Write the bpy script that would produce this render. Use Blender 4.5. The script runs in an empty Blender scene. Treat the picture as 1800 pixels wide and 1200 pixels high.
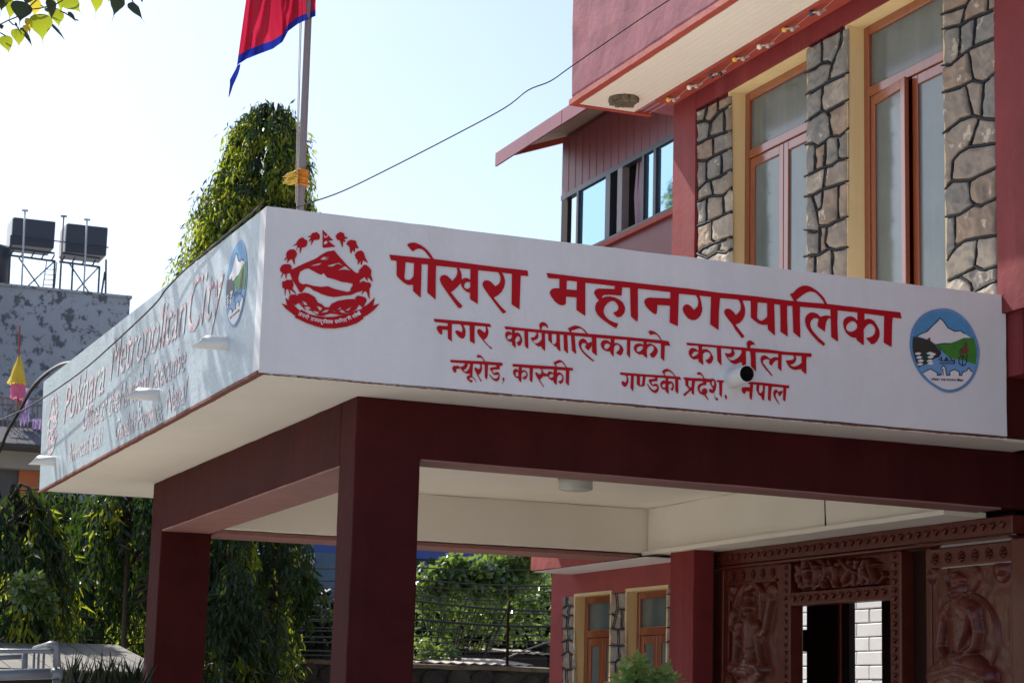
import bpy, bmesh, math, random
import numpy as np
from mathutils import Vector, Matrix, noise
random.seed(7); np.random.seed(7)
SC = bpy.context.scene
COL = SC.collection
# ---------------------------------------------------------------- camera (solved from the photo's vanishing points)
FPX = 3549.4436
RC = np.array([[0.92732303, -0.37328262, 0.02705713],
               [0.09106474, 0.15492222, -0.98372065],
               [0.36301407, 0.91469076, 0.17765582]])       # world axes in camera space
H = 1.6
cd = bpy.data.cameras.new('camera'); cam = bpy.data.objects.new('camera', cd); COL.objects.link(cam)
cd.sensor_width = 36; cd.lens = FPX / 50; cd.clip_start = .1; cd.clip_end = 3000
cd.dof.use_dof = True; cd.dof.focus_distance = 13.5; cd.dof.aperture_fstop = 8
m = Matrix.Identity(4)
for i in range(3):
    m[i][0] = RC[0][i]; m[i][1] = -RC[1][i]; m[i][2] = -RC[2][i]
m[2][3] = H
cam.matrix_world = m
SC.camera = cam
# ---------------------------------------------------------------- light
SUN = Vector((.35, -1, -1.03)).normalized()                 # direction the light travels
w = bpy.data.worlds.new('World'); SC.world = w; w.use_nodes = True
nt = w.node_tree; nt.nodes.clear()
sky = nt.nodes.new('ShaderNodeTexSky'); sky.sky_type = 'NISHITA'; sky.sun_disc = False
sky.sun_elevation = math.asin(-SUN.z); sky.sun_rotation = math.atan2(-SUN.x, -SUN.y)
sky.air_density = 1.0; sky.dust_density = 3.0; sky.ozone_density = 1.0; sky.altitude = 800
bg = nt.nodes.new('ShaderNodeBackground'); bg.inputs[1].default_value = .15
wo = nt.nodes.new('ShaderNodeOutputWorld')
nt.links.new(sky.outputs[0], bg.inputs[0]); nt.links.new(bg.outputs[0], wo.inputs[0])
sl = bpy.data.lights.new('sun', 'SUN'); sl.energy = 5.0; sl.angle = math.radians(.53); sl.color = (1, .95, .87)
so = bpy.data.objects.new('sun', sl); COL.objects.link(so)
so.rotation_euler = SUN.to_track_quat('-Z', 'Y').to_euler(); so.location = (0, 0, 30)
SC.view_settings.view_transform = 'Standard'; SC.view_settings.look = 'None'
SC.view_settings.exposure = .42; SC.view_settings.gamma = 1
SC.cycles.max_bounces = 8; SC.cycles.diffuse_bounces = 4; SC.cycles.transparent_max_bounces = 12
SC.cycles.sample_clamp_indirect = 6
# ---------------------------------------------------------------- projection helpers: photo pixel -> point on a wall plane
def P(x, y, ax, v):
    d = RC.T @ np.array([x - 900., y - 600., FPX])
    if ax == 2: v = v - H
    p = d * (v / d[ax]); return Vector((p[0], p[1], p[2] + H))
# ---------------------------------------------------------------- object helpers
def tag(o, label=None, cat=None, group=None, kind=None):
    for k, v in (('label', label), ('category', cat), ('group', group), ('kind', kind)):
        if v: o[k] = v
    return o
def thing(name, label, cat, loc=(0, 0, 0), group=None):
    o = bpy.data.objects.new(name, None); o.empty_display_size = .2; COL.objects.link(o); o.location = loc
    return tag(o, label, cat, group)
def px_of(p):
    c = RC @ np.array([p[0], p[1], p[2] - H]); return (900 + FPX * c[0] / c[2], 600 + FPX * c[1] / c[2]) if c[2] > 0 else (-9999, -9999)
def link(name, me, mat=None, parent=None, smooth=False):
    o = bpy.data.objects.new(name, me); COL.objects.link(o)
    if mat is not None:
        for mm in (mat if isinstance(mat, (list, tuple)) else [mat]): me.materials.append(mm)
    if smooth: me.polygons.foreach_set('use_smooth', [True] * len(me.polygons))
    if parent is not None:
        o.parent = parent
        L = Matrix.Identity(4); q = parent
        while q is not None: L = Matrix.Translation(q.location) @ L; q = q.parent
        o.location = -L.translation
    return o
class MB:
    def __init__(s): s.v = []; s.f = []; s.m = []
    def add(s, v, f, mi=0):
        n = len(s.v); s.v += [tuple(a) for a in v]; s.f += [tuple(i + n for i in g) for g in f]; s.m += [mi] * len(f); return s
    def box(s, x0, x1, y0, y1, z0, z1, mi=0):
        v = [(x, y, z) for x in (x0, x1) for y in (y0, y1) for z in (z0, z1)]
        return s.add(v, [(0, 1, 3, 2), (4, 6, 7, 5), (0, 4, 5, 1), (2, 3, 7, 6), (0, 2, 6, 4), (1, 5, 7, 3)], mi)
    def hexa(s, a, b, mi=0):   # two 4-corner loops
        return s.add(list(a) + list(b), [(3, 2, 1, 0), (4, 5, 6, 7), (0, 1, 5, 4), (1, 2, 6, 5), (2, 3, 7, 6), (3, 0, 4, 7)], mi)
    def tube(s, pts, r, n=8, mi=0, cap=True):
        pts = [Vector(p) for p in pts]; rs = r if isinstance(r, (list, tuple)) else [r] * len(pts)
        V = []; up = Vector((0, 0, 1))
        for i, p in enumerate(pts):
            t = (pts[min(i + 1, len(pts) - 1)] - pts[max(i - 1, 0)]).normalized()
            if abs(t.dot(up)) > .95: a = t.cross(Vector((1, 0, 0))).normalized()
            else: a = t.cross(up).normalized()
            b = t.cross(a)
            for k in range(n):
                q = 2 * math.pi * k / n; V.append(p + (a * math.cos(q) + b * math.sin(q)) * rs[i])
        F = [(i * n + k, i * n + (k + 1) % n, (i + 1) * n + (k + 1) % n, (i + 1) * n + k) for i in range(len(pts) - 1) for k in range(n)]
        if cap: F += [tuple(range(n))[::-1], tuple((len(pts) - 1) * n + k for k in range(n))]
        return s.add(V, F, mi)
    def mesh(s, name):
        me = bpy.data.meshes.new(name); me.from_pydata(s.v, [], s.f)
        me.polygons.foreach_set('material_index', s.m); me.update(); return me
    def build(s, name, mat, parent=None, smooth=False, bevel=0, seg=2):
        o = link(name, s.mesh(name), mat, parent, smooth)
        if bevel:
            b = o.modifiers.new('bevel', 'BEVEL'); b.width = bevel; b.segments = seg; b.limit_method = 'ANGLE'
        return o
def box(name, x0, x1, y0, y1, z0, z1, mat, parent=None, bevel=0):
    return MB().box(x0, x1, y0, y1, z0, z1).build(name, mat, parent, bevel=bevel)
def roughen(o, cell=.06, amp=.004, axis_keep=None):
    """subdivide a box-like part and push its surface about a little: hand-laid plaster edges"""
    bm = bmesh.new(); bm.from_mesh(o.data)
    for it in range(9):
        es = [e for e in bm.edges if e.calc_length() > cell * 2]
        if not es: break
        bmesh.ops.subdivide_edges(bm, edges=es, cuts=1, use_grid_fill=True)
        if len(bm.verts) > 26000: break
    for v in bm.verts:
        n = noise.noise_vector(v.co * 3.1) * .6 + noise.noise_vector(v.co * 11) * .4
        v.co += n * amp
    bm.to_mesh(o.data); bm.free(); return o
# ---------------------------------------------------------------- materials
def mat(name, color, rough=.6, var=.0, scale=4, bump=.0, bscale=40, color2=None, spots=None, metallic=0, spec=.5, coat=0, stretch=None, streak=None):
    m = bpy.data.materials.new(name); m.use_nodes = True; t = m.node_tree; N = t.nodes; Lk = t.links
    b = N['Principled BSDF']; b.inputs['Roughness'].default_value = rough; b.inputs['Metallic'].default_value = metallic
    b.inputs['Specular IOR Level'].default_value = spec; b.inputs['Coat Weight'].default_value = coat; b.inputs['Coat Roughness'].default_value = .12
    tc = N.new('ShaderNodeTexCoord'); g = N.new('ShaderNodeNewGeometry')
    src = g.outputs['Position']
    if stretch:
        mp = N.new('ShaderNodeMapping'); mp.inputs['Scale'].default_value = stretch; Lk.new(src, mp.inputs[0]); src2 = mp.outputs[0]
    else: src2 = src
    def nz(sc, det=5, rg=.6, s=src):
        n = N.new('ShaderNodeTexNoise'); n.inputs['Scale'].default_value = sc; n.inputs['Detail'].default_value = det; n.inputs['Roughness'].default_value = rg
        Lk.new(s, n.inputs['Vector']); return n
    def ramp(fac, p0, p1, c0=(0, 0, 0, 1), c1=(1, 1, 1, 1)):
        r = N.new('ShaderNodeValToRGB'); r.color_ramp.elements[0].position = p0; r.color_ramp.elements[1].position = p1
        r.color_ramp.elements[0].color = c0; r.color_ramp.elements[1].color = c1; Lk.new(fac, r.inputs[0]); return r
    def mix(fac, a, bb):
        x = N.new('ShaderNodeMix'); x.data_type = 'RGBA'
        if hasattr(fac, 'links'): Lk.new(fac, x.inputs[0])
        else: x.inputs[0].default_value = fac
        for i, q in ((6, a), (7, bb)):
            if hasattr(q, 'links'): Lk.new(q, x.inputs[i])
            else: x.inputs[i].default_value = (*q, 1)
        return x.outputs[2]
    c = color
    out = None
    c2 = color2 or tuple(max(0, k * (1 - var)) for k in color)
    if var or color2:
        n = nz(scale, 6, .62, src2); r = ramp(n.outputs[0], .35, .68); out = mix(r.outputs[0], c, c2)
        n2 = nz(scale * 9, 3, .6); r2 = ramp(n2.outputs[0], .3, .75)
        f = N.new('ShaderNodeMath'); f.operation = 'MULTIPLY'; f.inputs[1].default_value = .35; Lk.new(r2.outputs[0], f.inputs[0])
        out = mix(f.outputs[0], out, tuple(k * (1 - var * .8) for k in color))
    if streak:   # (colour, amount, horizontal scale): rain streaks running down
        mp = N.new('ShaderNodeMapping'); mp.inputs['Scale'].default_value = (streak[2], streak[2], streak[2] * .07); Lk.new(src, mp.inputs[0])
        n = nz(1, 4, .6, mp.outputs[0]); r = ramp(n.outputs[0], .5, .8)
        f = N.new('ShaderNodeMath'); f.operation = 'MULTIPLY'; f.inputs[1].default_value = streak[1]; Lk.new(r.outputs[0], f.inputs[0])
        out = mix(f.outputs[0], out if out is not None else c, streak[0])
    if spots:    # (colour, threshold, scale)
        n = nz(spots[2], 6, .7); r = ramp(n.outputs[0], spots[1], spots[1] + .04); out = mix(r.outputs[0], out if out is not None else c, spots[0])
    if out is not None: Lk.new(out, b.inputs['Base Color'])
    else: b.inputs['Base Color'].default_value = (*c, 1)
    if bump:
        n = nz(bscale, 6, .6); bp = N.new('ShaderNodeBump'); bp.inputs['Strength'].default_value = bump; bp.inputs['Distance'].default_value = .01
        Lk.new(n.outputs[0], bp.inputs['Height']); Lk.new(bp.outputs[0], b.inputs['Normal'])
    return m
def leafmat(name, c, tr, trans=.5, rough=.45, c2=None, spec=.4):
    m = bpy.data.materials.new(name); m.use_nodes = True; t = m.node_tree; N = t.nodes; Lk = t.links
    b = N['Principled BSDF']; b.inputs['Roughness'].default_value = rough; b.inputs['Specular IOR Level'].default_value = spec
    o = N['Material Output']; tl = N.new('ShaderNodeBsdfTranslucent'); tl.inputs[0].default_value = (*tr, 1)
    g = N.new('ShaderNodeNewGeometry'); n = N.new('ShaderNodeTexNoise'); n.inputs['Scale'].default_value = 2.3; n.inputs['Detail'].default_value = 4
    Lk.new(g.outputs['Position'], n.inputs['Vector'])
    r = N.new('ShaderNodeValToRGB'); r.color_ramp.elements[0].position = .38; r.color_ramp.elements[1].position = .66
    r.color_ramp.elements[0].color = (*c, 1); r.color_ramp.elements[1].color = (*(c2 or c), 1)
    Lk.new(n.outputs[0], r.inputs[0]); Lk.new(r.outputs[0], b.inputs['Base Color'])
    mx = N.new('ShaderNodeMixShader'); mx.inputs[0].default_value = trans
    Lk.new(b.outputs[0], mx.inputs[1]); Lk.new(tl.outputs[0], mx.inputs[2]); Lk.new(mx.outputs[0], o.inputs[0]); return m
M = {}
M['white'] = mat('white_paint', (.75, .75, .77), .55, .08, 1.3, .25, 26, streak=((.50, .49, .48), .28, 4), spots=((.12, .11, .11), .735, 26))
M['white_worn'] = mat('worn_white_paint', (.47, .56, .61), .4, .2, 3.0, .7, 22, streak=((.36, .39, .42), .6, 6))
M['beam_base'] = mat('bounce_pink_beam_base', (.30, .135, .12), .7, .25, 3, .2, 30)  # light bounced off the ground is put into this pink
M['edge'] = mat('rust_red_edge', (.22, .07, .05), .8, .4, 18, .4, 60)
M['soffit'] = mat('cream_soffit_paint', (.84, .795, .70), .7, .07, 1.2, .08, 60, streak=None)
M['shed_sheet'] = mat('shaded_shed_sheet', (.20, .19, .17), .8, .3, 3)  # roof sheet darkened in colour for the shade lying on it
M['cream_board'] = mat('cream_ceiling_board', (.74, .68, .60), .6, .06, 1.5)
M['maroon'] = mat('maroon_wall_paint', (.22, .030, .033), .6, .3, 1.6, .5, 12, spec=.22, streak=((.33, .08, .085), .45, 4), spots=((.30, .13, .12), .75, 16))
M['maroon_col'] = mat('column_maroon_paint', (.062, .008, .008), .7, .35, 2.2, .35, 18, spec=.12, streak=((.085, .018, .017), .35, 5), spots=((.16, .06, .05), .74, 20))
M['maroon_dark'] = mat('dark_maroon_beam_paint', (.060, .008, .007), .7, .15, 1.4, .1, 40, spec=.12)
M['plaster_red'] = mat('rough_pink_red_plaster', (.30, .105, .13), .8, .35, 2.2, 1.0, 7, color2=(.19, .065, .095), spec=.25)
M['wing_red'] = mat('wing_red_plaster', (.34, .072, .070), .75, .3, 1.6, .7, 9, spec=.3)
M['red_trim'] = mat('red_trim_paint', (.36, .055, .035), .6, .2, 5, .3, 30)
M['sign_red'] = mat('sign_red_paint', (.46, .008, .016), .6, .12, 14, spec=.15, spots=((.62, .3, .3), .80, 60))
M['faded_red'] = mat('faded_red_lettering', (.62, .19, .25), .6, .25, 9, spots=((.58, .61, .63), .44, 22))
M['yellow'] = mat('ochre_window_reveal', (.70, .53, .28), .7, .10, 2, .1, 40, streak=((.42, .26, .12), .3, 9))
M['wood'] = mat('varnished_orange_wood', (.27, .060, .018), .3, .35, 3, .05, 30, stretch=(6, 6, .5), coat=1.0)
M['glass'] = mat('frosted_window_glass', (.115, .145, .145), .14, .25, 2.2, spec=.8, streak=((.20, .22, .21), .45, 5), spots=((.35, .37, .38), .76, 30))
M['mortar'] = mat('black_pointing', (.009, .011, .019), .75, .3, 20, .4, 60)
M['joint_back'] = mat('grey_joint_mortar', (.05, .048, .048), .9, .3, 20)
STONE = [mat('facade_stone', c, .8, .3, 4, .45, 22, color2=c2, spec=.3, spots=((.48, .41, .33), .60, 6.5)) for c, c2 in (((.30, .245, .20), (.19, .16, .14)), ((.25, .225, .20), (.15, .135, .125)), ((.40, .34, .28), (.24, .21, .18)), ((.25, .235, .22), (.15, .145, .14)), ((.33, .24, .18), (.17, .135, .11)))]
M['carved'] = mat('glossy_carved_wood', (.125, .022, .013), .34, .35, 9, .25, 30, coat=.18, spec=.35)
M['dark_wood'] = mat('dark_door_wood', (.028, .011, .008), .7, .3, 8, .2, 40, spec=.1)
M['pvc'] = mat('white_plastic_pipe', (.72, .71, .68), .35, .12, 6)
M['black'] = mat('black_rubber', (.012, .012, .014), .5)
M['cable'] = mat('black_cable_sheath', (.014, .014, .016), .5)
M['steel'] = mat('grey_painted_steel', (.23, .20, .21), .4, .15, 5)
M['dark_steel'] = mat('dark_steel_frame', (.035, .045, .055), .5, .2, 5)
M['tank'] = mat('black_tank_plastic', (.045, .05, .07), .5, .2, 2)
M['tank_side'] = mat('pale_pipe_and_lit_side', (.45, .47, .5), .5)  # pale pipes, and the sunlit side painted onto the black tanks
M['mould'] = mat('mouldy_grey_render', (.40, .42, .46), .85, .3, .35, .4, 4, spots=((.11, .115, .125), .525, 3.2), streak=((.25, .25, .27), .6, .6))
M['tile'] = mat('grey_roof_tile', (.10, .10, .115), .6, .3, 2)
M['orange'] = mat('orange_wall', (.55, .16, .06), .8, .2, 1)
M['beige'] = mat('beige_band', (.36, .34, .30), .8, .15, 1)
M['pink'] = mat('pink_shopfront_wall', (.42, .17, .15), .8, .2, 1)
M['blue_shutter'] = mat('blue_grey_shutter', (.09, .15, .21), .6, .3, 2)
M['blue_sheet'] = mat('blue_roof_sheet', (.012, .055, .26), .45, .2, 2)
M['shop'] = mat('grey_shop_wall', (.12, .115, .12), .8, .3, 1)
M['darkwall'] = mat('dark_mossy_stone', (.022, .019, .018), .9, .5, 3, 1, 9, color2=(.045, .05, .035))
M['coping'] = mat('mossy_coping', (.16, .14, .09), .9, .5, 6, .6, 20)
M['tin'] = mat('faded_corrugated_sheet', (.50, .42, .36), .6, .3, 2)
M['roof_red'] = mat('red_roof_sheet', (.26, .045, .06), .35, .25, 2, .1, 30)
M['roof_under'] = mat('ply_roof_lining', (.42, .34, .28), .7, .15, 2)
M['cladding'] = mat('maroon_metal_cladding', (.20, .050, .060), .42, .15, 2)
M['alu'] = mat('dark_window_aluminium', (.03, .035, .045), .35)
M['blue_glass'] = mat('blue_reflective_glass', (.30, .52, .68), .03, metallic=.85)
M['interior'] = mat('dark_room_interior', (.02, .016, .016), .9)
M['curtain'] = mat('mauve_curtain', (.38, .26, .32), .8, .15, 9)
M['ground'] = mat('courtyard_paving', (.52, .48, .42), .85, .2, .8, .3, 12)
M['asphalt'] = mat('asphalt', (.05, .05, .05), .9, .2, 2, .3, 30)
M['block'] = mat('whitewashed_block', (.85, .87, .88), .6, .12, 2.5, .1, 30)
M['bark'] = mat('tree_bark', (.05, .038, .028), .9, .4, 8, .8, 20)
M['lamp_glass'] = mat('frosted_lamp_cover', (.55, .57, .53), .25)
M['knot'] = mat('orange_cloth', (.65, .22, .02), .8, .3, 30)
M['knot_yellow'] = mat('yellow_cloth', (.75, .5, .08), .8, .3, 30)
M['cloth_yellow'] = leafmat('yellow_cloth_cover', (.75, .6, .08), (.8, .6, .1), .35, .8)
M['cloth_pink'] = leafmat('pink_cloth_cover', (.8, .22, .4), (.8, .25, .4), .35, .8)
M['cloth_lilac'] = leafmat('lilac_cloth', (.6, .5, .75), (.6, .45, .7), .35, .8)
M['rail'] = mat('shaded_tubular_rail', (.13, .145, .165), .35, .1, 5)  # the white rail's shade is put into this grey-blue colour
M['bulb_white'] = mat('white_bulb', (.75, .73, .7), .2, spec=.6)
M['bulb_yellow'] = mat('yellow_bulb', (.7, .42, .05), .2, spec=.6)
M['bulb_dark'] = mat('dark_blue_bulb', (.02, .03, .07), .2, spec=.6)
M['bulb_red'] = mat('red_bulb', (.6, .02, .02), .2, spec=.6)
M['holder'] = mat('grey_bulb_holder', (.4, .36, .34), .5)
M['flag_red'] = leafmat('crimson_flag_cloth', (.40, .012, .04), (.48, .02, .06), .5, .75)
M['flag_blue'] = leafmat('blue_flag_border', (.008, .02, .26), (.01, .03, .32), .4, .75)
M['rope'] = mat('pale_rope', (.45, .4, .36), .8)
M['lg_sky'] = mat('logo_sky_blue', (.08, .30, .56), .45, .15, 12)
M['lg_ring'] = mat('logo_ring_blue', (.16, .32, .60), .45, .25, 12)
M['lg_green'] = mat('logo_green', (.035, .22, .035), .45, .35, 12, color2=(.10, .25, .03))
M['lg_dark'] = mat('logo_dark_green', (.015, .06, .04), .45, .5, 18, color2=(.06, .02, .025))
M['lg_white'] = mat('logo_white', (.76, .74, .76), .5, .05, 12)
M['lg_water'] = mat('logo_water_blue', (.17, .36, .66), .45, .12, 12)
M['lg_black'] = mat('logo_black_line', (.02, .025, .035), .5)
M['lg_brown'] = mat('logo_brown', (.16, .05, .03), .5)
M['leaf_mast'] = leafmat('mast_tree_leaf', (.008, .024, .010), (.10, .19, .012), .25, .34, (.016, .042, .012), .4)
M['leaf_young'] = leafmat('young_mast_leaf', (.09, .17, .02), (.58, .66, .04), .5, .4, (.26, .22, .025))
M['leaf_bush'] = leafmat('climber_leaf', (.04, .085, .03), (.32, .46, .07), .32, .2, (.16, .24, .09), 1.0)
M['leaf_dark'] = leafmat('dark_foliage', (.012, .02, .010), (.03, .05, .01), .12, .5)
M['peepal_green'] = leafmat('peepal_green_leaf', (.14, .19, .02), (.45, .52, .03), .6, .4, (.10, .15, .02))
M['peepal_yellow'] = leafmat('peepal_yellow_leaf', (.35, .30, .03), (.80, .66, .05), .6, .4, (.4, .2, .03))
M['peepal_unlit'] = leafmat('peepal_unlit_leaf', (.045, .06, .03), (.03, .05, .02), .12, .5)  # leaves not lit from behind: their shade is in the darker colour
# ---------------------------------------------------------------- painted shapes: polygons -> clean sheet via a signed-distance grid
def sd_poly(px, py, poly):
    poly = np.asarray(poly, float); n = len(poly); d = np.full(px.shape, 1e9); ins = np.zeros(px.shape, bool)
    for i in range(n):
        ax, ay = poly[i]; bx, by = poly[(i + 1) % n]; ex, ey = bx - ax, by - ay; L = ex * ex + ey * ey + 1e-12
        t = np.clip(((px - ax) * ex + (py - ay) * ey) / L, 0, 1)
        d = np.minimum(d, (px - ax - t * ex) ** 2 + (py - ay - t * ey) ** 2)
        c = ((ay > py) != (by > py)); xi = ax + (py - ay) * ex / (ey if abs(ey) > 1e-9 else 1e-9); ins ^= c & (px < xi)
    return np.where(ins, 1, -1) * np.sqrt(d)
def sd_line(px, py, pts, r):
    d = np.full(px.shape, 1e9)
    for (ax, ay), (bx, by) in zip(pts[:-1], pts[1:]):
        ex, ey = bx - ax, by - ay; L = ex * ex + ey * ey + 1e-12
        t = np.clip(((px - ax) * ex + (py - ay) * ey) / L, 0, 1)
        d = np.minimum(d, np.hypot(px - ax - t * ex, py - ay - t * ey))
    return r - d
def field(ops, step):
    pts = np.array([p for o in ops if o[0] in '+s' for p in o[1]], float)
    pad = 3
    xs = np.arange(pts[:, 0].min() - pad, pts[:, 0].max() + pad, step); ys = np.arange(pts[:, 1].min() - pad, pts[:, 1].max() + pad, step)
    X, Y = np.meshgrid(xs, ys); F = np.full(X.shape, -5.)
    for o in ops:
        q = np.array(o[1], float); k = 4 if o[0] != 's' else 4 + o[2]
        i0 = np.searchsorted(xs, q[:, 0].min() - k); i1 = np.searchsorted(xs, q[:, 0].max() + k); j0 = np.searchsorted(ys, q[:, 1].min() - k); j1 = np.searchsorted(ys, q[:, 1].max() + k)
        if o[0] == '*':
            F = np.minimum(F, sd_poly(X, Y, q)); continue
        sx, sy = X[j0:j1, i0:i1], Y[j0:j1, i0:i1]
        if sx.size == 0: continue
        if o[0] in '+-': s = sd_poly(sx, sy, q)
        else: s = sd_line(sx, sy, q, o[2])
        if o[0] in '+s': F[j0:j1, i0:i1] = np.maximum(F[j0:j1, i0:i1], s)
        else: F[j0:j1, i0:i1] = np.minimum(F[j0:j1, i0:i1], -s)
    return xs, ys, F
def march(xs, ys, F, runs=True):
    """marching squares; returns 2-D verts and faces of the region F>0"""
    V = []; idx = {}; Fc = []
    def vid(k, p):
        if k not in idx: idx[k] = len(V); V.append(p)
        return idx[k]
    S = F > 0; c = S[:-1, :-1].astype(int) + S[:-1, 1:] + S[1:, :-1] + S[1:, 1:]
    ny, nx = c.shape
    for j in range(ny):
        row = c[j]; i = 0
        nz = np.nonzero(row)[0]
        if len(nz) == 0: continue
        i = nz[0]; end = nz[-1] + 1
        while i < end:
            if row[i] == 4:
                k = i
                if runs:
                    while k + 1 < end and row[k + 1] == 4: k += 1
                a = vid((i, j), (xs[i], ys[j])); b = vid((k + 1, j), (xs[k + 1], ys[j])); d = vid((i, j + 1), (xs[i], ys[j + 1])); e = vid((k + 1, j + 1), (xs[k + 1], ys[j + 1]))
                Fc.append((a, b, e, d)); i = k + 1
            elif row[i] > 0:
                cs = [(i, j), (i + 1, j), (i + 1, j + 1), (i, j + 1)]; poly = []
                for q in range(4):
                    A, B = cs[q], cs[(q + 1) % 4]; fa, fb = F[A[1], A[0]], F[B[1], B[0]]
                    if fa > 0: poly.append(vid(A, (xs[A[0]], ys[A[1]])))
                    if (fa > 0) != (fb > 0):
                        t = fa / (fa - fb); k2 = ('e',) + tuple(sorted((A, B)))
                        poly.append(vid(k2, (xs[A[0]] + t * (xs[B[0]] - xs[A[0]]), ys[A[1]] + t * (ys[B[1]] - ys[A[1]]))))
                if len(poly) > 2: Fc.append(tuple(poly))
                i += 1
            else: i += 1
    return V, Fc
def sheet(name, ops, material, parent, to3d, step=.7, label=None):
    xs, ys, F = field(ops, step); V, Fc = march(xs, ys, F)
    mb = MB(); mb.add([to3d(x, y) for x, y in V], Fc); o = mb.build(name, material, parent)
    if label: o['label'] = label
    return o
CROP = dict(A=(680, 420), B=(690, 480), C=(790, 450), D=(950, 470), E=(1060, 480), F=(1180, 490), G=(1310, 500), H=(1440, 510), I=(755, 545), J=(880, 555), K=(1020, 565), L=(1100, 565),
            M=(1200, 580), N=(1290, 580), O=(780, 615), P=(880, 615), Q=(1080, 635), S=(1170, 640), T=(1260, 630), U=(485, 395), V=(560, 395), W=(485, 480), X=(560, 480))
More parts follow.
